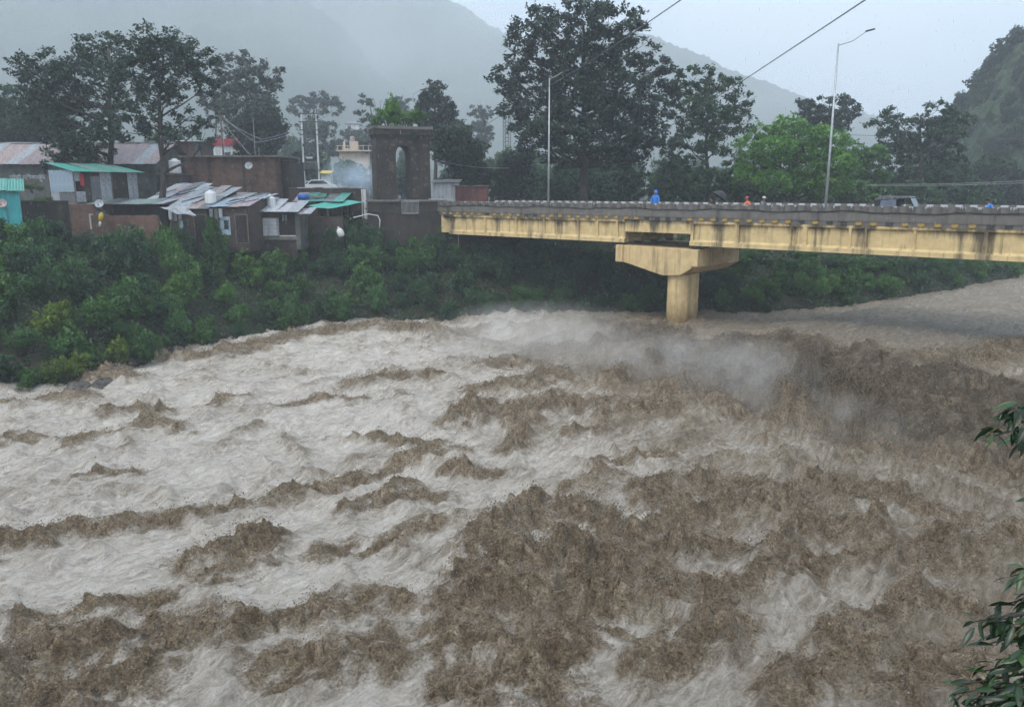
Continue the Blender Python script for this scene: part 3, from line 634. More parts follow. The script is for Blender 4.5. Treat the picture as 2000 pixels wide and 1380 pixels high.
def tree(name, label, cat, Y, blobs_px, base_px, color, leaf=0.26, dens=26, trunk_r=0.28, top_px=None, seed=1, group=None, cap=20000, base_z=None, clump=0.30, spread=1.0):
    """a tree at depth Y; blobs_px: (px, py, rx, ry) outlines of its leaf masses in the photograph; base_px: column of the trunk"""
    rnd = np.random.default_rng(seed)
    k = Y / F / cth * 1.02
    bz = lz(D(base_px, 380, Y).x, Y) - 0.15 if base_z is None else base_z
    b0 = Vector((D(base_px, 380, Y).x, Y, bz))
    loc = []
    xs = [b[0] for b in blobs_px]; half = (max(xs) - min(xs)) / 2 * k + 0.5
    for px, py, rx, ry in blobs_px:
        off = (px - base_px) * k
        room = math.sqrt(max(0.05, 1 - min(0.98, abs(off) / (half + 0.3)) ** 2)) * half
        dy = rnd.uniform(-1, 1) * room * 0.75 * spread
        p = D(px, py, Y + dy) - b0
        loc.append((p.x, p.y, p.z, rx * k, (rx * k) * rnd.uniform(0.85, 1.15), ry * k))
    root = empty(name, b0, 0, label, cat, group)
    tp = D(*(top_px or (base_px, min(b[1] for b in blobs_px) + 20)), Y) - b0
    limbs((0, 0, 0), tp, trunk_r, loc, rnd).build('trunk', M['bark'], root, smooth=True)
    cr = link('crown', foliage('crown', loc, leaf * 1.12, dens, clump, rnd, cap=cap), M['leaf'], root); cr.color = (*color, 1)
    return root
def auto_blobs(x0, y0, x1, y1, n, seed, shape='round', r=None):
    rnd = np.random.default_rng(seed); out = []
    cx, cyc, hx, hy = (x0 + x1) / 2, (y0 + y1) / 2, (x1 - x0) / 2, (y1 - y0) / 2
    rb = r or min(hx, hy) * 0.45
    while len(out) < n:
        a, b = rnd.uniform(-1, 1, 2)
        if shape == 'round' and a * a + b * b > 1: continue
        if shape == 'dome' and (b > 0 and abs(a) > 1.0 or b <= 0 and a * a + b * b > 1): continue
        if shape == 'tall' and abs(a) > 0.45 + 0.55 * (b + 1) / 2: continue
        s = rnd.uniform(0.7, 1.2)
        out.append((cx + a * (hx - rb * 0.7), cyc + b * (hy - rb * 0.6), rb * s, rb * s * 0.72))
    return out
GD = (0.050, 0.105, 0.048); GM = (0.075, 0.165, 0.05); GL = (0.080, 0.155, 0.035); GY = (0.13, 0.19, 0.03); GB = (0.038, 0.060, 0.048)

# the great tree beside the bridge: tiers of flat sprays
BIG = [(1060, 28, 42, 20), (1130, 20, 60, 22), (1200, 40, 55, 22), (1250, 50, 26, 14), (1040, 62, 45, 22), (1110, 65, 60, 30), (1185, 85, 60, 28), (1245, 95, 38, 18),
       (1010, 95, 36, 20), (1060, 120, 60, 28), (1140, 125, 70, 30), (1220, 130, 55, 25), (1290, 130, 40, 16), (990, 145, 36, 20), (985, 170, 28, 16), (1040, 165, 55, 28), (1120, 175, 75, 32), (1210, 175, 65, 30), (1275, 170, 48, 26),
       (1000, 210, 34, 24), (1060, 220, 60, 28), (1140, 225, 70, 30), (1220, 225, 65, 30), (1285, 220, 40, 28), (1050, 265, 50, 26), (1120, 270, 60, 26), (1200, 270, 65, 28), (1265, 265, 42, 26), (1100, 310, 50, 22), (1190, 310, 55, 24), (1240, 300, 40, 24), (1020, 245, 26, 18)]
tree('tall_tree', 'tallest tree, layered spreading crown over the bridge, dark straight trunk', 'tree', 74, BIG, 1140, (0.040, 0.062, 0.050), 0.30, 60, 0.42, (1140, 40), 5, cap=34000)
L1 = [(260, 90, 40, 26), (300, 75, 45, 22), (345, 85, 40, 24), (320, 115, 65, 26), (375, 110, 40, 26), (405, 135, 30, 26), (270, 130, 45, 28), (340, 150, 60, 24), (250, 175, 40, 28), (300, 185, 48, 24), (405, 170, 30, 22), (335, 195, 26, 16),
      (270, 220, 40, 28), (260, 255, 40, 26), (375, 225, 36, 14), (395, 250, 30, 18), (350, 250, 30, 18), (400, 275, 22, 18), (300, 245, 30, 22), (330, 275, 25, 16)]
tree('bank_tree', 'dark tree with bare straight trunk rising through the patchwork metal roof', 'tree', 60, L1, 313, (0.040, 0.066, 0.050), 0.24, 34, 0.30, (313, 95), 8, cap=20000, base_z=6.3)
L2 = [(185, 85, 34, 20), (220, 85, 25, 18), (150, 105, 36, 22), (200, 115, 50, 24), (110, 118, 40, 24), (60, 125, 30, 18), (30, 130, 18, 14), (90, 150, 50, 26), (160, 150, 55, 28), (220, 150, 40, 28), (60, 165, 34, 22), (120, 190, 55, 30), (190, 195, 50, 28),
      (80, 205, 45, 28), (150, 235, 55, 30), (215, 235, 36, 26), (110, 255, 50, 28), (165, 275, 50, 24), (135, 300, 40, 20), (215, 270, 30, 24), (175, 305, 40, 16)]
tree('bank_tree', 'broad dark tree behind the green roofed shack', 'tree', 66, L2, 216, (0.040, 0.068, 0.050), 0.25, 30, 0.32, (213, 95), 9, cap=22000)
L3 = [(465, 110, 26, 18), (490, 125, 30, 18), (450, 140, 34, 20), (530, 145, 24, 18), (500, 155, 36, 18), (440, 175, 34, 22), (480, 185, 40, 20), (525, 180, 26, 20), (415, 195, 30, 20), (455, 215, 36, 18), (520, 210, 30, 18)]
tree('hazy_tree', 'thin airy tree standing above the rounded one beyond the brick house', 'tree', 112, L3, 480, (0.045, 0.065, 0.05), 0.42, 12, 0.35, (480, 120), 10, cap=7000)
tree('hazy_tree', 'dense rounded grey green tree close behind the flat brick house', 'tree', 98, auto_blobs(440, 200, 570, 320, 16, 3, 'dome', 34), 505, (0.040, 0.062, 0.046), 0.36, 30, 0.35, (505, 230), 11, cap=12000)
tree('hazy_tree', 'small umbrella shaped tree, faint in the mist behind the transformer poles', 'tree', 190, [(590, 200, 22, 12), (615, 190, 28, 10), (640, 198, 24, 12), (655, 212, 16, 12), (580, 215, 16, 10), (620, 212, 22, 10)], 618, (0.04, 0.06, 0.045), 0.6, 6, 0.3, (618, 205), 12, cap=2500)
for i, (x0, y0, x1, y1, Y, lb) in enumerate([(690, 175, 760, 300, 150, 'hazy tree behind the grassy top of the stone tower'), (560, 225, 680, 330, 165, 'low misty tree below the umbrella shaped one'), (640, 235, 740, 320, 185, 'pale tree behind the cream house'), (760, 180, 815, 250, 200, 'faint rounded tree in mist beside the lamp behind the tower'), (905, 205, 975, 300, 190, 'faint pale tree between the tower and the lattice mast'),
                                              (400, 180, 440, 300, 140, 'slim misty tree showing past the roof tree')]):
    tree('hazy_tree', lb, 'tree', Y, auto_blobs(x0, y0, x1, y1, 12, 20 + i, 'dome'), (x0 + x1) / 2, (0.045, 0.068, 0.05), 0.55, 10, 0.3, None, 30 + i, cap=4500)
tree('tower_tree', 'tapering dark tree rising beside the lamp behind the stone tower', 'tree', 100, [(845, 170, 20, 14), (850, 190, 30, 16), (870, 205, 26, 16), (830, 205, 22, 16), (850, 220, 38, 16), (875, 225, 22, 14), (830, 235, 30, 16), (865, 245, 34, 18), (840, 262, 34, 18)], 850, GB, 0.36, 34, 0.3, (850, 175), 41, cap=9000)
tree('tower_tree', 'dense rounded tree just past the tower, over the grey shed', 'tree', 82, auto_blobs(845, 218, 952, 385, 22, 6, 'dome', 30), 900, (0.045, 0.072, 0.050), 0.30, 40, 0.3, (900, 240), 42, cap=14000)
# beyond the bridge
L5 = [(1345, 150, 26, 18), (1375, 145, 24, 16), (1330, 175, 28, 18), (1370, 180, 36, 20), (1415, 170, 30, 20), (1445, 190, 26, 16), (1465, 195, 16, 12), (1340, 210, 32, 20), (1390, 215, 40, 22), (1440, 220, 32, 20), (1350, 245, 34, 20), (1410, 250, 40, 20), (1455, 240, 20, 18), (1340, 280, 30, 18), (1400, 285, 40, 18)]
tree('bank_tree', 'dark many-stemmed tree next to the tallest tree, before the bright one', 'tree', 78, L5, 1385, (0.046, 0.090, 0.044), 0.28, 40, 0.24, (1380, 160), 14, cap=14000)
tree('bright_tree', 'bright fresh green feathery tree behind the lamp post', 'tree', 70, [(1540, 238, 30, 14), (1575, 248, 30, 14), (1490, 258, 36, 18), (1530, 262, 40, 20), (1570, 268, 46, 20), (1615, 268, 36, 20), (1462, 285, 30, 20), (1505, 290, 44, 22), (1555, 296, 46, 22), (1600, 298, 46, 22), (1642, 290, 30, 22), (1480, 318, 40, 22), (1530, 325, 44, 22), (1580, 330, 44, 22), (1630, 325, 40, 22), (1460, 345, 34, 20), (1510, 355, 44, 22), (1570, 360, 46, 22), (1620, 358, 40, 22)], 1555, (0.12, 0.26, 0.055), 0.21, 110, 0.22, (1550, 255), 15, cap=24000)
tree('bank_tree', 'dark flat-topped tree peeping over the bright green one', 'tree', 104, [(1570, 205, 22, 12), (1600, 200, 22, 12), (1640, 198, 26, 12), (1660, 210, 18, 12), (1590, 222, 30, 14), (1640, 225, 34, 14), (1615, 245, 40, 16)], 1618, (0.034, 0.056, 0.042), 0.36, 30, 0.26, (1618, 205), 16, cap=6000)
tree('bank_tree', 'green tree beside the bright one, merging into the thicket', 'tree', 80, auto_blobs(1620, 262, 1740, 390, 18, 9, 'dome', 28), 1680, (0.085, 0.185, 0.05), 0.26, 60, 0.24, (1680, 290), 17, cap=11000)
L6 = [(1740, 225, 26, 14), (1720, 245, 26, 16), (1760, 245, 26, 16), (1835, 210, 26, 14), (1800, 235, 30, 16), (1860, 225, 30, 14), (1890, 235, 20, 12), (1830, 245, 36, 18), (1745, 275, 36, 20), (1800, 275, 40, 22), (1860, 265, 34, 18), (1760, 310, 40, 22), (1830, 310, 44, 22), (1870, 300, 26, 18), (1790, 345, 44, 22), (1850, 345, 40, 22)]
tree('bank_tree', 'dark open tree with broken crown at the foot of the wooded slope', 'tree', 86, L6, 1800, (0.042, 0.076, 0.044), 0.30, 32, 0.26, (1800, 225), 18, cap=14000)
for i, (x0, y0, x1, y1, Y, c, lb) in enumerate([(950, 285, 1060, 395, 84, GB, 'dark low tree below the lattice mast'), (1040, 320, 1160, 395, 80, GD, 'dark low tree around the base of the tallest trunk'), (1160, 315, 1300, 395, 82, GD, 'dark low tree behind the walker in the blue hood'),
                                                 (1270, 300, 1400, 398, 76, (0.055, 0.115, 0.05), 'dark leafy tree behind the black umbrella'), (1380, 310, 1500, 398, 74, (0.062, 0.135, 0.05), 'leafy tree behind the orange rider'), (1480, 335, 1620, 400, 74, (0.075, 0.16, 0.05), 'low leafy tree below the bright green crown'),
                                                 (1610, 335, 1740, 402, 76, (0.07, 0.15, 0.05), 'low leafy tree behind the base of the lamp post'), (1720, 350, 1850, 404, 82, GD, 'dark thicket tree behind the three-wheeler'), (1840, 335, 1960, 404, 92, GD, 'dark thicket tree behind the hunched blue rider'), (1930, 320, 2060, 404, 100, GB, 'dark thicket tree at the end of the wires'),
                                                 (1282, 258, 1348, 398, 90, (0.042, 0.075, 0.046), 'slim dark tree filling the gap beside the many-stemmed tree'), (1415, 290, 1470, 398, 86, (0.045, 0.085, 0.046), 'dark tree under the many-stemmed crown'), (1885, 290, 1990, 400, 104, (0.042, 0.075, 0.046), 'dark tree before the foot of the wooded slope'),
                                                 (-60, 170, 60, 330, 92, GD, 'dark tree over the end of the long rusty shed'), (-10, 190, 130, 320, 86, (0.036, 0.065, 0.042), 'dark wide tree behind the rusty roof ridge'), (225, 255, 320, 335, 78, (0.045, 0.075, 0.05), 'pale leafy bush tree between the two bank trunks'), (90, 250, 200, 335, 64, (0.040, 0.068, 0.044), 'low leafy tree against the end of the rusty roof'),
                                                 (640, 306, 735, 378, 110, (0.08, 0.15, 0.075), 'light green bush tree below the cream house'), (560, 290, 640, 345, 120, GB, 'grey green bush tree behind the transformer poles')]):
    tree('low_tree', lb, 'tree', Y, auto_blobs(x0, y0, x1, y1, 20, 50 + i, 'dome'), (x0 + x1) / 2, c, 0.30, 50, 0.18, None, 60 + i, cap=11000)

# a few trees that break the skyline of the dark slope
rt = None
for i, (px, py, s) in enumerate([(1912, 160, 30), (1958, 92, 34), (1985, 72, 30), (1878, 205, 22), (1850, 232, 18), (1938, 138, 22)]):
    tree('slope_tree', ['lone flat tree on the shoulder of the dark slope', 'feathery tree topping the dark slope', 'rounded tree topping the dark slope', 'small tree on the lower edge of the dark slope', 'tiny tree at the lowest step of the dark slope', 'tree between the two highest on the dark slope'][i], 'tree', 161,
         auto_blobs(px - s, py - s * 0.7, px + s, py + s * 0.7, 8, 80 + i, 'round'), px, (0.034, 0.052, 0.04), 0.5, 9, 0.22, None, 90 + i, cap=1500, base_z=D(px, py + s * 1.2, 161).z)

SLOPE = [(1700, 385), (1790, 345), (1838, 255), (1862, 205), (1900, 180), (1915, 150), (1945, 132), (1962, 90), (2000, 55), (2100, 20), (2300, 0)]
def slope_trees():
    for i in range(110):
        px = random.uniform(1790, 2120); q = D(px, np.interp(px, [c[0] for c in SLOPE], [c[1] for c in SLOPE]), 165); r_ = -random.uniform(0.02, 0.75); hg = 1 - abs(r_) ** 1.15
        place_bush(q.x * (1 + 0.5 * r_ * 0.3), q.y * (1 + r_ * 0.3), random.uniform(1.8, 3.0), random.uniform(2.6, 4.4), 0, random.randrange(7), 'slope_tree', 'dark tree among many on the steep wooded slope', 'trees on the wooded slope', random.choice([(0.036, 0.058, 0.042), (0.044, 0.072, 0.046), (0.034, 0.05, 0.04)]), z=6 + (q.z - 6) * hg - 0.6, cat='tree')
# ---- bushes on the bank: six shapes, each bush an object of its own
def bush_meshes():
    out = []
    for k in range(7):
        rnd = np.random.default_rng(200 + k); bl = []
        for j in range(9):
            a = rnd.uniform(0, 6.28); r = rnd.uniform(0.1, 0.62); h = rnd.uniform(0.28, 0.95) * (1 - 0.35 * r)
            s = rnd.uniform(0.26, 0.42); bl.append((r * math.cos(a), r * math.sin(a), h, s, s, s * 0.75))
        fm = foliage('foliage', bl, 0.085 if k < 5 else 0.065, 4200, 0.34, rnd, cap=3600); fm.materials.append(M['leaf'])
        sm = MB()
        for b in bl[:6]:
            sm.tube([(0, 0, -0.1), (b[0] * 0.4, b[1] * 0.4, b[2] * 0.5), (b[0], b[1], b[2])], [0.03, 0.02, 0.006], 4)
        st = sm.mesh('stem'); st.materials.append(M['bark']); out.append((fm, st))
    return out
BUSH = bush_meshes()
LIM = ([-200, 0, 60, 130, 165, 215, 262, 330, 372, 440, 480, 520, 560, 625, 660, 705, 750, 800, 850, 905, 1000, 1200, 1400, 1700, 2000, 2400], [412, 414, 418, 436, 462, 462, 440, 432, 418, 404, 428, 452, 462, 430, 420, 448, 482, 474, 456, 468, 470, 478, 488, 500, 500, 500])
KINDS_ = [('dark green bush crowding the river bank', 'dark bushes on the bank', GD), ('mid green leafy bush crowding the river bank', 'green bushes on the bank', GM), ('light green bush crowding the river bank', 'light bushes on the bank', (0.095, 0.20, 0.045)), ('yellow green bush low on the river bank', 'yellow green bushes on the bank', GY)]
def place_bush(x, y, rad, h, kind, var, name='bush', label=None, group=None, color=None, z=None, cat='bush'):
    fm, st = BUSH[var]
    lb, gp, c = KINDS_[kind]
    root = empty(name, (x, y, lz(x, y) - 0.1 if z is None else z), random.uniform(0, 6.28), label or lb, cat, group if label else gp); root.scale = (rad, rad, h)
    f = link('foliage', fm, None, root); col = color or c; j = random.uniform(0.8, 1.25)
    f.color = (col[0] * j, col[1] * j, col[2] * j * random.uniform(0.85, 1.15), 1)
    link('stem', st, None, root)
    return root
def bank_bushes():
    done = []; n = 0
    X = rng.uniform(-36, 64, 9000); Y = rng.uniform(28, 92, 9000)
    z, d1, _ = land(X, Y)
    for x, y, zz, d in zip(X, Y, z, d1):
        if d < 0.2 or d > (11.5 if x < 8 else 9.5): continue
        px, py = proj((x, y, zz))
        if px < -120 or px > 2080: continue
        rad = random.uniform(1.15, 2.1) * (0.75 if d < 2 else 1)
        if any((x - a) ** 2 + (y - b) ** 2 < (0.47 * (rad + c)) ** 2 for a, b, c in done): continue
        lim = np.interp(px, *LIM) + random.uniform(-4, 10)
        hmax = (py - lim) * y / F * 1.02
        if hmax < 0.5: continue
        h = min(rad * random.uniform(1.1, 1.7), hmax)
        if d > 5.5 and hmax < 5.0: h = max(h, hmax * random.uniform(0.7, 1.0))
        under = (Vector((x, y, 0)) - BB).dot(BN)
        if -0.5 < under < BW + 0.5 and (Vector((x, y, 0)) - BB).dot(BD) < S1: h = min(h, 6.0 - zz)
        if h < 0.5: continue
        q = fbm(np.array([x * 0.12]), np.array([y * 0.12]), 2, 301)[0] + random.uniform(-0.35, 0.35)
        kind = 0 if q < -0.02 else (1 if q < 0.28 else 2)
        if d < 3.5 and 100 < px < 260 and random.random() < 0.6: kind = 3
        zone = [z_ for lim_, z_ in ((45, 'below the turquoise hut'), (160, 'below the black retaining wall'), (270, 'below the tin shack'), (400, 'below the patchwork roofs'), (490, 'below the hut with blue strips'), (600, 'below the siding shack'), (715, 'below the brick yard'), (890, 'below the stone tower'), (1060, 'under the bridge end'), (1300, 'under the bridge before the pier'), (1470, 'just past the pier'), (1700, 'beyond the bridge on the upstream bank'), (9999, 'at the far end of the upstream bank')) if px < lim_][0]
        tier = 'at the waterline' if d < 2.5 else ('halfway up the bank' if d < 6.5 else 'high on the bank')
        kw = ('dark green', 'mid green', 'light green', 'yellow green')[kind]
        done.append((x, y, rad)); place_bush(x, y, rad, h, kind, random.randrange(7), 'bush', kw + ' bush ' + tier + ' ' + zone, kw + ' bushes ' + tier + ' ' + zone)
    return len(done)
NB = bank_bushes()
# creepers and herbs that carpet the bank between the bushes
def undergrowth():
    n = 65000
    X = rng.uniform(-45, 66, n * 6); Y = rng.uniform(24, 92, n * 6); z, d1, _ = land(X, Y)
    k = np.where((d1 > 0.15) & (d1 < 13))[0][:n]
    keep = fbm(X[k] * 0.4, Y[k] * 0.4, 3, 311) > -0.35; k = k[keep]
    c = np.stack([X[k], Y[k], z[k] + rng.exponential(0.24, len(k))], 1)
    v, q = leaf_quads(c, 0.22); tn = np.clip(0.4 + 0.5 * fbm(X[k] * 0.3, Y[k] * 0.3, 3, 313) + rng.normal(0, 0.1, len(k)), 0, 1)
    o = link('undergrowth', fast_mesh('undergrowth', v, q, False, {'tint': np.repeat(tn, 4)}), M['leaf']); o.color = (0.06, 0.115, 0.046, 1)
    tag(o, 'tangled green undergrowth covering the bank', 'undergrowth', kind='stuff')
undergrowth()

def bank_rocks():
    LB = [(290, 690), (262, 700), (310, 680), (345, 676), (240, 715), (225, 722), (275, 684), (330, 668), (200, 745), (175, 755), (150, 748), (760, 630), (720, 632), (1100, 606)]
    for i, (px, py) in enumerate(LB):
        p = G(px, py, 0.4 if px < 1300 else 1.9); rnd = np.random.default_rng(400 + i); n1, n2 = 8, 12; v = []; s = rnd.uniform(0.35, 0.75)
        for a in range(n1 + 1):
            for b in range(n2):
                th, ph = math.pi * a / n1, 2 * math.pi * b / n2; k = 1 + 0.22 * math.sin(3 * ph + i) * math.sin(th) + rnd.normal(0, 0.07)
                v.append((s * k * math.sin(th) * math.cos(ph) * 1.3, s * k * math.sin(th) * math.sin(ph), s * k * math.cos(th) * 0.75))
        f = [(a * n2 + b, a * n2 + (b + 1) % n2, (a + 1) * n2 + (b + 1) % n2, (a + 1) * n2 + b) for a in range(n1) for b in range(n2)]
        mb = MB(); mb.add(v, f); o = mb.build('rock', M['rock']); o.location = (p.x, p.y, max(lz(p.x, p.y), p.z - 0.3)); o.rotation_euler = (0, 0, rnd.uniform(0, 6)); tag(o, 'wet dark rock at the flooded edge of the bank', 'rock', 'rocks along the waterline')
M['rock'] = simple('rock', (0.075, 0.065, 0.055), 0.45, 0.4, 3, bmp=0.5)
bank_rocks()

slope_trees()
# wood filling the valley floor behind the huts and the road
def valley_wood():
    done = []; n = 0
    LABS = ['misty rounded tree in the wood behind the huts', 'dark rounded tree in the wood beyond the bridge road', 'pale far tree at the foot of the hills']
    for _ in range(16000):
        Y = random.uniform(84, 260); px = random.uniform(-120, 2130)
        if n >= 135: break
        p = D(px, 380, Y); rad = random.uniform(2.6, 4.6)
        if px < 1000 and Y < 96: continue
        if 560 < px < 760 and Y < 140: continue
        if px > 1700 and Y > 112: continue
        if n > 75 and (px < 950 or Y > 125): continue
        if any((p.x - a) ** 2 + (p.y - b) ** 2 < (0.62 * (rad + c)) ** 2 for a, b, c in done): continue
        top = np.interp(px, [0, 400, 560, 700, 850, 1000, 1300, 1500, 1700, 1900, 2100], [235, 262, 282, 290, 290, 285, 300, 330, 320, 330, 320]) + random.uniform(-14, 30)
        h = (378 - top) * Y / F
        if h < 2.5: continue
        done.append((p.x, p.y, rad)); n += 1
        k = 2 if Y > 170 else (0 if px < 1000 else 1)
        c = random.choice([GD, (0.044, 0.080, 0.05), (0.052, 0.10, 0.05), (0.060, 0.12, 0.05)])
        zone = [z_ for lim_, z_ in ((110, 'behind the long shed'), (330, 'behind the two bank trees'), (470, 'behind the upper brick hut'), (560, 'behind the rounded grey green tree'), (690, 'behind the transformer poles'), (860, 'behind the stone tower'), (980, 'by the lattice mast'), (1140, 'beside the tallest trunk'), (1300, 'behind the blue hooded person'), (1450, 'behind the black umbrella'), (1640, 'behind the bright green tree'), (1730, 'behind the near lamp post'), (1900, 'behind the three-wheeler'), (9999, 'at the foot of the wooded slope')) if px < lim_][0]
        kw = ('hazy rounded tree', 'dark rounded tree', 'pale far tree')[k]
        place_bush(p.x, p.y, rad, min(h, 13), 0, random.randrange(7), 'wood_tree', kw + ' in the valley wood ' + zone, kw + 's of the wood ' + zone, c, cat='tree')
valley_wood()

# ------------------------------------------------------------------ hut materials
def brick_mat(name, c1, c2, mortar, dirt):
    m, t, p = new_mat(name)
    g = t.nodes.new('ShaderNodeTexCoord'); sp = t.nodes.new('ShaderNodeSeparateXYZ'); t.links.new(g.outputs['Object'], sp.inputs[0])
    ad = nd(t, 'ShaderNodeMath', operation='ADD'); t.links.new(sp.outputs[0], ad.inputs[0]); t.links.new(sp.outputs[1], ad.inputs[1])
    cb = t.nodes.new('ShaderNodeCombineXYZ'); t.links.new(ad.outputs[0], cb.inputs[0]); t.links.new(sp.outputs[2], cb.inputs[1])
    b = nd(t, 'ShaderNodeTexBrick', Scale=1.0); b.inputs['Brick Width'].default_value = 0.24; b.inputs['Row Height'].default_value = 0.085; b.inputs['Mortar Size'].default_value = 0.010
    b.inputs['Color1'].default_value = (*c1, 1); b.inputs['Color2'].default_value = (*c2, 1); b.inputs['Mortar'].default_value = (*mortar, 1)
    t.links.new(cb.outputs[0], b.inputs['Vector'])
    n = noise(t, coords(t), 0.9, 6, 0.7)
    c = mixc(t, ramp(t, n, [(0.42, 0.0), (0.66, 0.9)]), b.outputs['Color'], dirt)
    c = mixc(t, ramp(t, noise(t, coords(t), 0.55, 7, 0.75), [(0.45, 0.0), (0.60, 0.75)]), c, tuple(x * 0.35 for x in dirt))
    c = mixc(t, ramp(t, noise(t, coords(t), 2.3, 5, 0.7), [(0.60, 0.0), (0.70, 0.6)]), c, tuple(min(1, x * 1.9) for x in mortar))
    n2 = noise(t, coords(t, 'Object', (2.5, 2.5, 0.3)), 1.0, 5, 0.7)
    c = mixc(t, ramp(t, n2, [(0.52, 0.0), (0.7, 0.6)]), c, tuple(x * 0.5 for x in dirt))
    t.links.new(c, p.inputs['Base Color']); p.inputs['Roughness'].default_value = 0.8
    bump(t, p, b.outputs['Fac'], -0.4, 0.02)
    return m
M['brick'] = brick_mat('brick', (0.20, 0.095, 0.065), (0.145, 0.07, 0.05), (0.13, 0.11, 0.095), (0.105, 0.07, 0.055))
M['old_brick'] = brick_mat('old_brick', (0.10, 0.06, 0.045), (0.075, 0.046, 0.038), (0.075, 0.066, 0.06), (0.04, 0.036, 0.032))
M['red_brick'] = brick_mat('red_brick', (0.19, 0.055, 0.05), (0.15, 0.045, 0.04), (0.12, 0.08, 0.07), (0.11, 0.04, 0.036))
M['dark_stone'] = brick_mat('dark_stone', (0.070, 0.046, 0.034), (0.045, 0.032, 0.025), (0.036, 0.031, 0.028), (0.026, 0.024, 0.022))
M['tower_stone'] = simple('tower_stone', (0.085, 0.066, 0.056), 0.8, 0.4, 3, bmp=0.4)
M['grey_wall'] = simple('grey_wall', (0.10, 0.105, 0.10), 0.8, 0.35, 1.5, dirt=(0.045, 0.06, 0.045))
M['cream'] = simple('cream', (0.62, 0.49, 0.38), 0.7, 0.1, 1.0, dirt=(0.42, 0.36, 0.30), streak=True)
M['turquoise'] = simple('turquoise', (0.06, 0.42, 0.43), 0.6, 0.15, 1.2, dirt=(0.06, 0.22, 0.23), streak=True)
M['white_wall'] = simple('white_wall', (0.62, 0.63, 0.64), 0.7, 0.1, 1, dirt=(0.36, 0.37, 0.37), streak=True)
def sheet_mat(name, col, rust, amt=0.5): 
    m = simple(name, col, 0.42, 0.22, 1.6, 0.0, 0.1, rust, True); return m
M['zinc'] = sheet_mat('zinc', (0.33, 0.36, 0.39), (0.20, 0.19, 0.18)); M['zinc_blue'] = sheet_mat('zinc_blue', (0.29, 0.38, 0.45), (0.20, 0.26, 0.30)); M['zinc_dark'] = sheet_mat('zinc_dark', (0.13, 0.14, 0.15), (0.06, 0.055, 0.05))
M['rust_sheet'] = sheet_mat('rust_sheet', (0.25, 0.185, 0.19), (0.33, 0.31, 0.31)); M['pink_sheet'] = sheet_mat('pink_sheet', (0.36, 0.28, 0.27), (0.15, 0.12, 0.11)); M['green_sheet'] = sheet_mat('green_sheet', (0.05, 0.31, 0.25), (0.03, 0.14, 0.115))
M['pale_green_sheet'] = sheet_mat('pale_green_sheet', (0.19, 0.27, 0.245), (0.10, 0.12, 0.11)); M['pale_sheet'] = sheet_mat('pale_sheet', (0.50, 0.51, 0.53), (0.25, 0.25, 0.25))
M['tarp_green'] = simple('tarp_green', (0.02, 0.34, 0.26), 0.45, 0.12, 0.8, bmp=0.3); M['tarp_blue'] = simple('tarp_blue', (0.03, 0.085, 0.30), 0.45, 0.35, 1.5, bmp=0.5); M['plastic_white'] = simple('plastic_white', (0.72, 0.73, 0.73), 0.4, 0.05, 2, bmp=0, dirt=(0.50, 0.50, 0.48), streak=True)
M['plastic_blue'] = simple('plastic_blue', (0.03, 0.13, 0.45), 0.4, 0.15, 2, bmp=0); M['timber'] = simple('timber', (0.14, 0.10, 0.075), 0.8, 0.35, 4); M['dark_void'] = simple('dark_void', (0.02, 0.018, 0.017), 0.9, 0.3, 2)  # dark_void paints the unlit inside of door openings onto flat panels
M['cloth_yellow'] = simple('cloth_yellow', (0.62, 0.46, 0.03), 0.8, 0.15, 4); M['white_cloth'] = simple('white_cloth', (0.65, 0.65, 0.63), 0.8, 0.1, 4); M['red_cloth'] = simple('red_cloth', (0.42, 0.03, 0.05), 0.8, 0.15, 4)
M['glass_dark'] = simple('glass_dark', (0.03, 0.04, 0.05), 0.12, 0.2, 2, bmp=0); M['car_white'] = simple('car_white', (0.70, 0.71, 0.72), 0.25, 0.03, 1, bmp=0)
M['faded_letter'] = simple('faded_letter', (0.40, 0.42, 0.41), 0.85, 0.3, 6, bmp=0, dirt=(0.16, 0.17, 0.165))
for k_, c_ in (('coat_blue', (0.015, 0.17, 0.58)), ('coat_orange', (0.72, 0.12, 0.035)), ('coat_grey', (0.13, 0.14, 0.18)), ('skin', (0.22, 0.12, 0.075)), ('trousers', (0.04, 0.04, 0.05)), ('cap_red', (0.55, 0.06, 0.06)), ('cap_white', (0.6, 0.6, 0.6)), ('umbrella', (0.018, 0.018, 0.02)), ('hair', (0.015, 0.012, 0.01))):
    M[k_] = simple(k_, c_, 0.45 if 'coat' in k_ else 0.6, 0.12, 5, bmp=0.1)
M['black_body'] = simple('black_body', (0.022, 0.024, 0.028), 0.35, 0.3, 2, bmp=0); M['curtain_plastic'] = simple('curtain_plastic', (0.13, 0.16, 0.22), 0.3, 0.3, 3, bmp=0.3); M['windscreen'] = simple('windscreen', (0.16, 0.24, 0.25), 0.12, 0.2, 2, bmp=0)

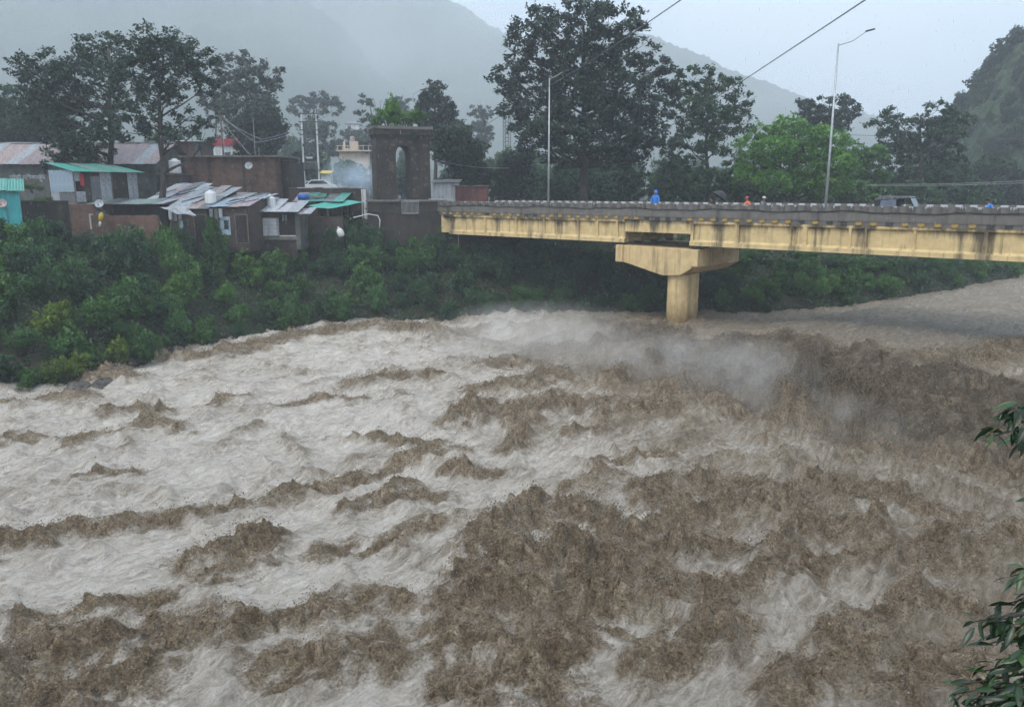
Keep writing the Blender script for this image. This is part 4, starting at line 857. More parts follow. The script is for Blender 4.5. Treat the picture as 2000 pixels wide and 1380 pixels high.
def corrugated(w, l, pitch=0.15, amp=0.018):
    """a corrugated sheet w wide (x), l long (y), lying flat, waves across x"""
    n = max(4, int(w / pitch * 4)); x = np.linspace(0, w, n + 1); z = amp * np.sin(x / pitch * 2 * math.pi)
    v = []; f = []
    for i in range(n + 1):
        v += [(x[i], 0, z[i]), (x[i], l, z[i]), (x[i], 0, z[i] - 0.006), (x[i], l, z[i] - 0.006)]
    for i in range(n):
        a, b = 4 * i, 4 * i + 4
        f += [(a, b, b + 1, a + 1), (a + 2, a + 3, b + 3, b + 2), (a, a + 2, b + 2, b), (a + 1, b + 1, b + 3, a + 3)]
    m = MB(); m.add(v, f); return m
def sheet_roof(root, x0, x1, ylo, zlo, yhi, zhi, mats, sw=0.9, name='roof_sheet', jitter=0.02, overlap=0.06, rows=1):
    """lay separate corrugated sheets from the low edge up to the high edge"""
    L = math.hypot(yhi - ylo, zhi - zlo); ang = math.atan2(zhi - zlo, yhi - ylo); n = max(1, round((x1 - x0) / sw)); w = (x1 - x0) / n
    for r_ in range(rows):
        for i in range(n):
            me = corrugated(w + overlap, L / rows + 0.12, 0.16)
            o = me.build(name, random.choice(mats), root)
            o.location = (x0 + i * w, ylo + (yhi - ylo) * r_ / rows, zlo + (zhi - zlo) * r_ / rows + 0.012 * (i % 2) + 0.02 * r_ + random.uniform(0, jitter))
            o.rotation_euler = (ang + random.gauss(0, jitter * 0.5), random.gauss(0, jitter * 0.4), random.gauss(0, jitter))
def wall_sheets(root, pts, z0, z1, mats, sw=0.85, name='wall_sheet'):
    """upright corrugated sheets along a base line from pts[0] to pts[1]"""
    a, b = Vector(pts[0]), Vector(pts[1]); L = (b - a).length; n = max(1, round(L / sw)); w = L / n; d = (b - a) / L
    for i in range(n):
        o = corrugated(w - 0.01, z1 - z0 + random.uniform(-0.03, 0.03), 0.13, 0.014).build(name, random.choice(mats), root)
        p = a + d * (i * w); o.location = (p.x, p.y, z0 + random.uniform(0, 0.03))
        o.rotation_euler = (math.pi / 2, 0, math.atan2(d.y, d.x))
def px_m(Y): return Y / F * 1.02
def window(root, x, y, z0, w, h, frame, arch=False):
    f = MB().box(x - w / 2 - 0.05, x + w / 2 + 0.05, y - 0.04, y + 0.03, z0 - 0.05, z0 + h + 0.05).build('window', frame, root)
    MB().box(x - w / 2, x + w / 2, y - 0.055, y - 0.041, z0, z0 + h).build('pane', M['glass_dark'], f)
    return f

# ---- long shed with rusty roof
def long_shed():
    Y = 70; k = px_m(Y); xl = D(-260, 330, Y).x; xr = D(312, 330, Y).x; zr = D(60, 281, Y + 3.5).z; ze = D(60, 319, Y - 0.4).z
    r = empty('long_shed', (xl, Y, 7.3), -0.035, 'long low shed with rusty purple metal roof behind the bank trees', 'shed'); z0 = 7.3; L = xr - xl
    MB().box(0, L, 0, 7, -1.2, ze - z0 + 0.02).build('wall', M['grey_wall'], r)
    MB().prism([(0.0, ze - z0 + .021), (7.0, ze - z0 + .021), (3.5, zr - z0 - 0.15)], 0.05, L - 0.05, 'x').build('gable', M['grey_wall'], r)
    sheet_roof(r, -0.3, L + 0.3, -0.6, ze - z0 - 0.1, 3.5, zr - z0, [M['rust_sheet'], M['rust_sheet'], M['rust_sheet'], M['pink_sheet'], M['zinc']], 1.0, overlap=0.08)
    sheet_roof(r, -0.3, L + 0.3, 7.6, ze - z0 - 0.1, 3.5, zr - z0, [M['rust_sheet']], 2.5)
    MB().tube([(-0.3, 3.5, zr - z0 + 0.05), (L + 0.3, 3.5, zr - z0 + 0.05)], 0.07, 6).build('ridge_cap', M['zinc'], r)
    MB().box(L * 0.452, L * 0.462, -0.06, -0.002, -1, ze - z0 - 0.1).build('post', M['white_wall'], r)
    for txt, px, py, sz in (('श्रेणी मिशेनगरिया', 26, 350, 0.42), ('रू', 84, 352, 0.5)):
        cu = bpy.data.curves.new('lettering', 'FONT'); cu.body = txt; cu.size = sz * 1.15; cu.extrude = 0.002; cu.offset = 0.012; cu.resolution_u = 3
        tmp = bpy.data.objects.new('tmp', cu); COL.objects.link(tmp); bpy.context.view_layer.update(); me = bpy.data.meshes.new_from_object(tmp); bpy.data.objects.remove(tmp); me.materials.clear(); o = link('lettering', me, M['faded_letter'], r)
        w_ = D(px, py, Y); o.location = (w_.x - xl, -0.012 + 0.0, w_.z - z0); o.rotation_euler = (math.pi / 2, 0, 0)
long_shed()

# ---- turquoise hut
def turquoise_hut():
    Y = 49; c = D(37, 380, Y); L = 6.0; zb = 6.2
    r = empty('turquoise_hut', (c.x, Y, zb), R(31), 'turquoise painted hut with green corrugated roof and wall dish', 'hut'); ze = D(20, 372, Y).z - zb; zt = D(10, 352, Y + 3).z - zb
    MB().box(-L, 0, 0, 3.4, -1.5, ze).build('wall', M['turquoise'], r)
    sheet_roof(r, -L - 0.2, 0.25, -0.35, ze - 0.02, 3.6, zt + 0.1, [M['green_sheet']], 0.95)
    MB().box(-0.02, 0.12, -0.40, 3.5, ze - 0.09, ze + 0.02).build('verge', M['pale_green_sheet'], r)
    dish(r, (-0.75, -0.02, ze - 0.85), 0.27, 'satellite_dish', M['pink_sheet'], -0.4, top=False)
def dish(parent, loc, rad, name='satellite_dish', mat=None, yaw=0.0, top=True, label=None):
    """reflector, feed arm and bracket on a wall that faces the river"""
    if top: root = empty(name, loc, yaw, label, 'satellite dish')
    else: root = empty(name, loc, yaw); root.parent = parent
    pr = [(rad * f, 0.16 * rad * f * f * 2) for f in (0.02, 0.3, 0.6, 0.85, 1.0)]; pr2 = [(a, b + 0.012) for a, b in pr[::-1]]
    mb = MB(); mb.M = Matrix.Translation((0, -0.34, 0.05)) @ Matrix.Rotation(R(66), 4, 'X'); mb.lathe(pr + pr2, 20); mb.build('reflector', mat or M['zinc'], root, smooth=True)
    MB().tube([(0, -0.36, -rad * 0.85), (0, -0.36 - rad * 0.9, 0.02)], 0.012, 5).build('feed_arm', M['steel'], root)
    MB().box(-0.03, 0.03, -0.36 - rad * 0.95, -0.36 - rad * 0.8, -0.02, 0.06).build('feed_horn', M['dark_rubber'], root)
    MB().tube([(0, 0, -0.3), (0, -0.15, -0.3), (0, -0.30, 0.05)], 0.022, 6).build('bracket', M['steel'], root)
    return root
turquoise_hut()

# ---- brick house of two storeys with the tin room on top
def tin_room():
    Y = 57.5; rz = R(50); zb = D(150, 396, Y).z
    c = D(150, 390, Y)     # its near corner
    r = empty('tin_room', (c.x, Y, zb), rz, 'tin shack with pale blue side and green sheet roof standing on brick walls', 'shack')
    lf, ls, h = 4.5, 4.6, 2.15; zl = h + 0.12
    wall_sheets(r, ((0, ls), (0, 0)), 0.75, h + 0.16, [M['zinc_blue']], 0.8)
    wall_sheets(r, ((0.02, ls), (0.02, 0.02)), -0.15, 0.72, [M['zinc_dark'], M['zinc']], 0.8)
    wall_sheets(r, ((0, 0), (0.66, 0)), 0.05, 0.8, [M['zinc']], 0.7); wall_sheets(r, ((0, 0), (0.45, 0)), 1.5, h, [M['zinc']], 0.5)
    wall_sheets(r, ((1.75, 0.02), (2.55, 0.02)), 0.1, h, [M['zinc'], M['pale_sheet']], 0.4); wall_sheets(r, ((3.75, 0), (lf, 0)), 0.15, h, [M['zinc']], 0.45)
    MB().box(0.5, lf, 0.12, 0.2, 0, h).build('inner_wall', M['old_brick'], r); MB().box(1.1, 1.74, 0.05, 0.11, 0.1, 1.9).build('door', M['zinc_dark'], r)
    MB().box(0.2, lf, ls - 0.1, ls, 0, h).build('back_wall', M['old_brick'], r); wall_sheets(r, ((lf, 0), (lf, ls)), 0.0, h, [M['zinc_dark']], 0.9)
    for x, y in ((0, 0), (lf, 0), (0, ls), (lf, ls), (2.6, 0)): MB().box(x - 0.05, x + 0.05, y + 0.03, y + 0.13, -0.1, h).build('post', M['timber'], r)
    MB().box(-0.05, lf + 0.05, 0.0, ls, -0.16, -0.02).build('floor_slab', M['grey_concrete'], r)
    sheet_roof(r, -0.25, lf + 0.35, -0.5, h + 0.03, ls + 0.2, h + 0.72, [M['pale_green_sheet'], M['green_sheet'], M['green_sheet']], 0.9)
    MB().box(0.35, 0.62, -0.06, -0.03, 1.2, h - 0.1).build('hanging_cloth', M['red_cloth'], r)
tin_room()
def brick_base():
    Y = 57.0; xl = D(104, 430, Y).x; xr = D(318, 430, Y).x; zt = D(150, 399, Y).z; zb = 6.0; L = xr - xl
    r = empty('brick_house', (xl, Y, zb), 0.02, 'low dark brick house front under the tin shack', 'house')
    MB().box(0, L * 0.52, 0, 4.5, -0.8, zt - zb).build('wall', M['brick'], r)
    MB().box(L * 0.40, L, -0.9, -0.68, -0.8, zt - zb - 0.75).build('yard_wall', M['brick'], r)
    MB().box(L * 0.52, L, 0.6, 4.5, -0.8, zt - zb - 0.05).build('wall', M['old_brick'], r)
    sheet_roof(r, L * 0.36, L + 0.3, -0.75, zt - zb + 0.02, 2.2, zt - zb + 0.35, [M['zinc'], M['zinc_dark'], M['pale_green_sheet']], 0.8)
    MB().box(L * 0.62, L * 0.74, 0.56, 0.598, -0.2, 1.9).build('door', M['dark_void'], r)
    MB().box(L * 0.33, L * 0.36, -0.05, -0.002, 0.9, 2.0).build('pipe_panel', M['pale_sheet'], r)
    wall_sheets(r, ((L * 0.41, -0.3), (L * 0.50, -0.3)), 1.1, 2.2, [M['zinc_dark']], 0.4)
    MB().box(L * 0.86, L * 0.9, 0.55, 0.598, 0.6, 1.9).build('shutter', M['zinc_blue'], r)
brick_base()
dish(None, D(198, 400, 55.9) + Vector((0, 0, 0)), 0.30, label='grey satellite dish over the brick yard below the tin shack', yaw=0.15)
def hanging_bag():
    p = D(196, 432, 55.6); mb = MB(); mb.lathe([(0.03, 0.62), (0.10, 0.55), (0.16, 0.40), (0.15, 0.22), (0.10, 0.06), (0.02, -0.02)], 10)
    o = empty('hanging_cloth', p, 0, 'yellow and white cloth hung on the brick yard wall', 'cloth'); o.rotation_euler = (0, 0.25, 0)
    mb.build('cloth', M['cloth_yellow'], o, smooth=True); MB().lathe([(0.02, -0.02), (0.09, -0.08), (0.06, -0.34), (0.01, -0.4)], 10).build('tail', M['white_cloth'], o, smooth=True)
    MB().tube([(0, 0, 0.6), (0.02, 0.3, 0.8)], 0.008, 4).build('string', M['wire'], o)
hanging_bag()

# ---- patchwork metal roofs around the tree
def patch_house(name, label, x0p, x1p, ylow_p, yhigh_p, Y0, Y1, mats, wallmat, jit=0.035, rows=2, rz=0.0):
    xl = D(x0p, 400, Y0).x; xr = D(x1p, 400, Y0).x; zl = D(x0p, ylow_p, Y0).z; zh = D(x0p, yhigh_p, Y1).z; zb = 6.1; L = xr - xl
    r = empty(name, (xl, Y0, zb), rz, label, 'hut')
    MB().box(0.2, L - 0.2, 0.35, Y1 - Y0, -0.8, zl - zb - 0.06).build('wall', wallmat, r)
    MB().prism([(0.3, zl - zb - 0.06), (Y1 - Y0, zl - zb - 0.06), (Y1 - Y0, zh - zb - 0.06)], 0.25, L - 0.25, 'x').build('gable', wallmat, r)
    sheet_roof(r, 0, L, 0, zl - zb, Y1 - Y0 + 0.2, zh - zb, mats, 0.85, jitter=jit, rows=rows)
    fr = MB().box(L * 0.62, L * 0.62 + 0.95, 0.30, 0.349, -0.2, min(1.9, zl - zb - 0.2)).build('door_frame', M['timber'], r); MB().box(L * 0.62 + 0.08, L * 0.62 + 0.87, 0.285, 0.299, -0.15, min(1.8, zl - zb - 0.3)).build('doorway', M['dark_void'], fr)
    wf = MB().box(L * 0.25, L * 0.25 + 0.75, 0.30, 0.349, 0.75, 1.5).build('window', M['timber'], r); MB().box(L * 0.25 + 0.07, L * 0.25 + 0.36, 0.285, 0.299, 0.82, 1.43).build('shutter', M['zinc_blue'], wf); MB().box(L * 0.25 + 0.38, L * 0.25 + 0.68, 0.285, 0.299, 0.82, 1.43).build('pane', M['glass_dark'], wf)
    for q in range(3): MB().box(L * 0.08 + q * 0.34, L * 0.08 + q * 0.34 + 0.26, 0.05, 0.07, zl - zb - 0.75 - 0.1 * (q % 2), zl - zb - 0.12).build('laundry', random.choice([M['zinc'], M['zinc_dark'], M['timber'], M['curtain_plastic']]), r)
    return r, L, zl - zb, zh - zb
PM = [M['zinc'], M['pale_sheet'], M['pink_sheet'], M['pale_green_sheet'], M['zinc_dark'], M['zinc']]
h1, L_, zl_, zh_ = patch_house('patchwork_hut', 'hut under a patchwork of grey and pink roof sheets pierced by the tree', 262, 345, 400, 360, 58.0, 65, PM, M['old_brick'])
h2, L2_, zl2_, zh2_ = patch_house('patchwork_hut', 'hut with weathered pink sheets and ropes on its roof below the blue tarp', 320, 405, 408, 366, 56.5, 63, [M['pink_sheet'], M['zinc'], M['pale_green_sheet'], M['zinc_dark']], M['old_brick'], rz=-0.03)
h3, L3_, zl3_, zh3_ = patch_house('patchwork_hut', 'hut with pale roof sheets beneath the lidless-looking round tank', 400, 486, 404, 376, 56.8, 63.5, [M['zinc'], M['pale_sheet'], M['zinc_blue'], M['pink_sheet']], M['old_brick'], rz=-0.02)
h3['label'] = 'hut with pale roof sheets, blue plastic strips and a white tank'
for rt_, ln, a in ((h1, L_, zh_ - zl_), (h2, L2_, zh2_ - zl2_), (h3, L3_, zh3_ - zl3_)):
    for i in range(4):
        x = random.uniform(0.3, ln - 0.9); zz = zl_ if rt_ is h1 else (zl2_ if rt_ is h2 else zl3_); f = random.uniform(0.05, 0.6)
        MB().tube([(x, f * 6.5, zz + f * a + 0.10), (x + 0.8, f * 6.5 + 1.6, zz + (f + .25) * a + 0.10)], 0.03, 5).build('roof_batten', random.choice([M['timber'], M['dark_rubber'], M['plastic_blue']]), rt_)
MB().box(0.9, 1.6, 0.3, 0.349, 0.4, 1.7).build('door', M['zinc_blue'], h3)
def cloth(name, corners, mat, parent=None, sag=0.15, n=10, wr=0.05):
    a, b, c, d = [Vector(q) for q in corners]; v = []; f = []
    for lay in (0, 1):
        for i in range(n + 1):
            for j in range(n + 1):
                u, w = i / n, j / n; p = a.lerp(b, u).lerp(d.lerp(c, u), w)
                z = -sag * math.sin(math.pi * u) * math.sin(math.pi * w) + wr * (math.sin(9 * u + 4 * w) + 0.6 * math.sin(17 * w - 5 * u)) * 0.5
                v.append((p.x, p.y, p.z + z - 0.012 * lay))
    m = n + 1; o2 = m * m
    for i in range(n):
        for j in range(n):
            q = (i * m + j, (i + 1) * m + j, (i + 1) * m + j + 1, i * m + j + 1); f += [q, tuple(x + o2 for x in q[::-1])]
    mb = MB(); mb.add(v, f); return mb.build(name, mat, parent, smooth=True)
cl = cloth('awning_sheet', [D(312, 405, 55.8), D(365, 405, 55.8), D(384, 421, 54.6), D(345, 417, 54.8)], M['zinc']); tag(cl, 'loose grey tin awning hanging off the eave beside the pink roof', 'awning')
for q in ((318, 405), (345, 416)):
    pass
tb = cloth('blue_tarp', [D(356, 357, 66.3), D(402, 357, 66.3), D(408, 376, 63.3), D(352, 378, 63.2)], M['tarp_blue'], wr=0.14); tag(tb, 'crumpled blue tarp draped below the flat brick house', 'tarp')

# ---- water tanks
def tank(px, py_base, Y, d, h, label, lid_open=False):
    p = D(px, py_base, Y)
    r = empty('water_tank', p, random.uniform(0, 3), label, 'water tank'); R_ = d / 2
    prof = [(R_ * 0.98, 0)]
    for i in range(4):
        z = h * (0.08 + i * 0.19); prof += [(R_, z), (R_, z + h * 0.12), (R_ * 0.965, z + h * 0.14), (R_ * 0.965, z + h * 0.165)]
    prof += [(R_, h * 0.84), (R_ * 0.86, h * 0.92), (R_ * 0.42, h * 0.97), (R_ * 0.40, h * 0.98)]
    MB().lathe(prof, 20).build('tank_body', M['plastic_white'], r, smooth=False)
    ld = MB(); ld.M = (Matrix.Translation((-R_ * 0.3, 0, h * 1.05)) @ Matrix.Rotation(R(-38), 4, 'Y')) if lid_open else Matrix.Translation((0, 0, h * 0.98))
    ld.lathe([(R_ * 0.44, 0), (R_ * 0.44, 0.05), (R_ * 0.3, 0.09), (0.02, 0.10)], 16).build('lid', M['plastic_white'], r)
    MB().tube([(R_, 0, 0.12), (R_ + 0.12, 0, 0.12), (R_ + 0.14, 0, -0.3)], 0.02, 5).build('outlet_pipe', M['plastic_white'], r)
tank(412, 398, 58.2, 0.80, 0.92, 'white ribbed water tank with closed lid on the sheet roofs')
tank(530, 404, 61.6, 0.70, 0.80, 'white ribbed water tank with its lid tipped open', True)
tank(343, 338, 69.0, 0.98, 1.15, 'white ribbed water tank on a ledge by the bank trunk')
def ledge():
    p = D(343, 339, 69.0); r = empty('tank_stand', (p.x, 69.0, 7.2), 0, 'brick stand carrying the tank beside the flat brick house', 'stand')
    MB().box(-0.9, 0.9, -0.7, 0.8, -0.5, p.z - 7.2 - 0.12).build('pier', M['old_brick'], r); MB().box(-1.3, 1.0, -0.8, 0.9, p.z - 7.2 - 0.119, p.z - 7.2 - 0.002).build('slab', M['grey_concrete'], r)
ledge()

# ---- flat brick house
def flat_house():
    Y = 70; xl = D(356, 340, Y).x; xr = D(548, 340, Y).x; zb = 7.0; zt = D(450, 307, Y).z - zb; L = xr - xl
    r = empty('flat_brick_house', (xl, Y, zb), -0.03, 'flat-roofed bare brick house with a dish on its wall', 'house')
    MB().box(0, L, 0, 5.2, -1.2, zt).build('wall', M['brick'], r)
    MB().box(-0.12, L + 0.35, -0.3, 5.5, zt + 0.001, zt + 0.13).build('roof_slab', M['grey_concrete'], r)
    for x in (0.02, L * 0.27, L * 0.62, L - 0.3): MB().box(x, x + 0.26, -0.03, 0.0 - 0.001, -1.2, zt).build('column', M['old_brick'], r)
    MB().box(0.3, L - 0.4, -0.05, -0.004, 0.0, 0.22).build('plinth_band', M['old_brick'], r)
    for x, h in ((L * 0.36, 3.2), (L * 0.68, 3.4), (L * 0.3, 0.8), (L * 0.72, 0.9)): MB().tube([(x, 2.0, zt + 0.1), (x + 0.02, 2.0, zt + h)], 0.022, 5).build('standpipe', M['steel'], r)
    MB().box(L + 0.001, L + 0.7, 0.6, 5, -1.2, zt - 0.3).build('side_wall', M['dark_stone'], r)
flat_house()
dish(None, D(488, 326, 69.6), 0.33, label='pale satellite dish on the flat brick house wall', yaw=0.1)
def terrace_wall():
    Y = 65.5; xl = D(352, 400, Y).x; xr = D(500, 400, Y).x; r = empty('stone_terrace', (xl, Y, 6.2), 0, 'rough stone terrace wall under the flat brick house', 'wall'); zt = D(440, 377, Y).z - 6.2
    MB().box(0, xr - xl, 0, 1.2, -0.5, zt).build('wall', M['old_brick'], r)
    for i in range(22):
        x = random.uniform(0.1, xr - xl - 0.5); z = random.uniform(zt - 1.2, zt - 0.1); w = random.uniform(0.25, 0.5)
        MB().box(x, x + w, -0.05, 0.0 - 0.002, z, z + random.uniform(0.12, 0.2)).build('stone', random.choice([M['grey_concrete'], M['old_brick'], M['grey_wall']]), r, bevel=0.02)
    cp = MB().box(0, xr - xl, -0.1, 1.2, zt + .001, zt + 0.08).build('coping', M['grey_concrete'], r)
terrace_wall()

# ---- shack by the water with pale siding
def siding_shack():
    Y = 60; xl = D(482, 430, Y).x; xr = D(592, 430, Y).x; L = xr - xl; zb = D(540, 462, Y).z; zt = D(540, 414, Y).z - zb
    r = empty('siding_shack', (xl, Y, zb), 0.06, 'shack with white roof sheets and pale horizontal siding over the bushes', 'shack')
    MB().box(0.1, L - 0.6, 0.12, 4, -1.6, zt).build('inner_wall', M['old_brick'], r)
    MB().box(0.05, L - 0.5, -0.05, 4, -0.25, -0.02).build('floor_slab', M['grey_concrete'], r)
    for i in range(5):
        z = 0.05 + i * 0.27; MB().box(0.45, L * 0.55, 0.02, 0.10, z, z + 0.255).build('siding_board', M['pale_sheet'], r)
    for i in range(4):
        z = 0.75 + i * 0.22; MB().box(0.02, 0.44, 0.03, 0.10, z, z + 0.21).build('siding_board', M['zinc'], r)
    MB().box(L * 0.56, L * 0.84, 0.10, 0.119, 0.05, zt - 0.15).build('doorway', M['dark_void'], r); MB().box(L * 0.56, L * 0.84, -0.02, 0.09, 0.0, 0.09).build('door_sill', M['pale_sheet'], r)
    for x in (L * 0.62, L * 0.67): MB().box(x, x + 0.14, 0.02, 0.05, zt - 0.65, zt - 0.2).build('hung_cloth', M['zinc_dark'], r)
    MB().box(L * 0.845, L - 0.3, 0.0, 3.5, -1.0, zt - 0.1).build('end_panel', M['grey_wall'], r)
    sheet_roof(r, -0.3, L - 0.35, -0.55, zt + 0.02, 4.2, zt + 0.75, [M['pale_sheet'], M['pale_sheet'], M['zinc']], 0.85, jitter=0.03)
    sheet_roof(r, L - 0.5, L + 0.55, -0.45, zt - 0.15, 2.5, zt + 0.25, [M['zinc'], M['pink_sheet']], 0.6)
    MB().tube([(-0.35, -0.3, -1.2), (-0.33, -0.3, zt + 0.9)], 0.04, 6).build('pole', M['white_wall'], r)
siding_shack()

# ---- brick yard with green tarp
def brick_yard():
    Y = 70; xl = D(566, 400, Y).x; xr = D(716, 400, Y).x; L = xr - xl; zb = 6.2; zt = D(640, 368, Y).z - zb
    r = empty('brick_yard', (xl, Y, zb), -0.05, 'dark brick yard wall between the huts and the stone tower', 'wall')
    MB().box(0, L, 0, 0.3, -0.8, zt).build('wall', M['old_brick'], r)
    for i in range(9):
        x = i * L / 9; MB().box(x + 0.02, x + L / 9 - 0.02, -0.08, 0.38, zt + 0.001, zt + 0.07 + 0.03 * (i % 2)).build('coping', M['zinc'] if i % 3 else M['grey_concrete'], r)
    MB().box(L - 0.3, L + 0.1, -0.25, 0.15, -0.8, zt - 0.05).build('gate_post', M['white_wall'], r)
    MB().box(L * 0.2, L - 0.35, -6.5, -6.2, -1.0, 1.4).build('lower_wall', M['old_brick'], r)
    MB().box(0.4, L * 0.55, -3.8, -3.4, -0.8, 1.9).build('inner_wall', M['old_brick'], r)
brick_yard()
tg = cloth('green_tarp_roof', [D(600, 402, 64.5), D(640, 408, 63.5), D(711, 394, 66.5), D(665, 390, 67.5)], M['tarp_green'], sag=0.1, wr=0.04); tag(tg, 'bright green tarpaulin roof sloping across the brick yard', 'tarp')
for i, (a, b) in enumerate([((600, 402), 64.5), ((640, 409), 63.5), ((709, 395), 66.5)]):
    p = D(*a, b); tag(MB().tube([(p.x, p.y, 5.9), (p.x, p.y, p.z - 0.02)], 0.05, 6).build('tarp_post', M['timber']), ['bare timber post at the hut end of the green tarp', 'bare timber post at the low corner of the green tarp', 'bare timber post at the tower end of the green tarp'][i], 'post')
def lean_to():
    Y = 66; r = empty('lean_to', (D(572, 390, Y).x, Y, 6.2), 0.05, 'sagging lean-to roof heaped with planks and a blue drum', 'lean-to'); z = D(600, 388, Y).z - 6.2; L = D(668, 388, Y).x - D(572, 388, Y).x
    sheet_roof(r, 0, L, 0, z - 0.25, 3.4, z + 0.35, [M['zinc_dark'], M['green_sheet'], M['pink_sheet'], M['zinc_dark']], 0.8, jitter=0.05)
    for x, y in ((0.1, 0.15), (L - 0.1, 0.15), (0.1, 3.2), (L - 0.1, 3.2)): MB().box(x - 0.06, x + 0.06, y - 0.06, y + 0.06, -0.4, z - 0.3 + y * 0.17).build('post', M['timber'], r)
    MB().box(0.2, L - 0.2, 3.0, 3.2, -0.4, z + 0.2).build('back_wall', M['old_brick'], r)
    for i in range(9):
        x = random.uniform(0.1, L - 1.6); y = random.uniform(0.3, 2.6); zz = z - 0.25 + y * 0.176 + 0.05 + 0.03 * i
        MB().box(0, random.uniform(1.2, 2.2), 0, 0.16, 0, 0.035).build('plank', random.choice([M['timber'], M['green_sheet'], M['pink_sheet']]), r); o = r.children[-1]
        o = bpy.data.objects[[c.name for c in r.children if c.name.startswith('plank')][-1]]; o.location = (x, y, zz); o.rotation_euler = (0, random.uniform(-0.12, 0.05), random.uniform(-0.3, 0.4))
lean_to()
def drum():
    p = D(592, 384, 66.6); r = empty('plastic_drum', p, 0.5, 'blue plastic drum lying on the lean-to roof', 'drum'); r.rotation_euler = (0, R(84), 0.25)
    MB().lathe([(0.2, -0.45), (0.25, -0.42), (0.25, -0.16), (0.27, -0.14), (0.25, -0.12), (0.25, 0.12), (0.27, 0.14), (0.25, 0.16), (0.25, 0.42), (0.2, 0.45)], 18).build('body', M['plastic_blue'], r, smooth=True)
    MB().lathe([(0.05, 0.45), (0.05, 0.48), (0.01, 0.485)], 10, (0.1, 0, 0)).build('bung', M['dark_rubber'], r)
drum()
def sack():
    p = D(668, 462, 60.5); r = empty('white_sack', p, 0.3, 'stuffed white sack caught in the creepers below the yard', 'sack'); r.rotation_euler = (0, -0.35, 0.3)
    MB().lathe([(0.16, 0), (0.25, 0.1), (0.27, 0.3), (0.23, 0.52), (0.12, 0.66), (0.05, 0.70), (0.10, 0.78), (0.02, 0.80)], 12).build('sack_body', M['white_cloth'], r, smooth=True); MB().lathe([(0.065, 0.67), (0.075, 0.70), (0.065, 0.73)], 10).build('tie', M['timber'], r)
sack()
tag(MB().tube([D(690, 425, 63), D(720, 418, 63.5), D(738, 421, 64), D(742, 430, 64), D(741, 450, 64)], 0.045, 7).build('drain_pipe', M['white_wall'], smooth=True), 'white drain pipe bent over the yard wall by the tower base', 'pipe')
def dark_wall():
    Y = 53; xl = D(36, 420, Y).x; xr = D(108, 420, Y).x; r = empty('retaining_wall', (xl, Y, 6.0), 0.04, 'black mossy stone retaining wall between the turquoise hut and the tin shack', 'wall'); zt = D(70, 396, Y).z - 6.0
    MB().box(0, xr - xl + 0.5, 0, 0.8, -1.2, zt).build('wall', M['dark_stone'], r)
    for i in range(10):
        w = (xr - xl + 0.5) / 10; MB().box(i * w + 0.02, (i + 1) * w - 0.02, -0.06, 0.86, zt + 0.001, zt + 0.1 + random.uniform(0, 0.06)).build('coping', M['dark_stone'], r)
dark_wall()
for i, (px, py, Y, lb) in enumerate([(82, 392, 54.5, 'light green weed on top of the black retaining wall'), (62, 366, 62, 'creeper climbing under the shed lettering')]):
    p = D(px, py, Y); place_bush(p.x, p.y, 0.9, 0.7, 2, 5, 'weed', lb, None, (0.09, 0.15, 0.04), z=p.z - 0.4)

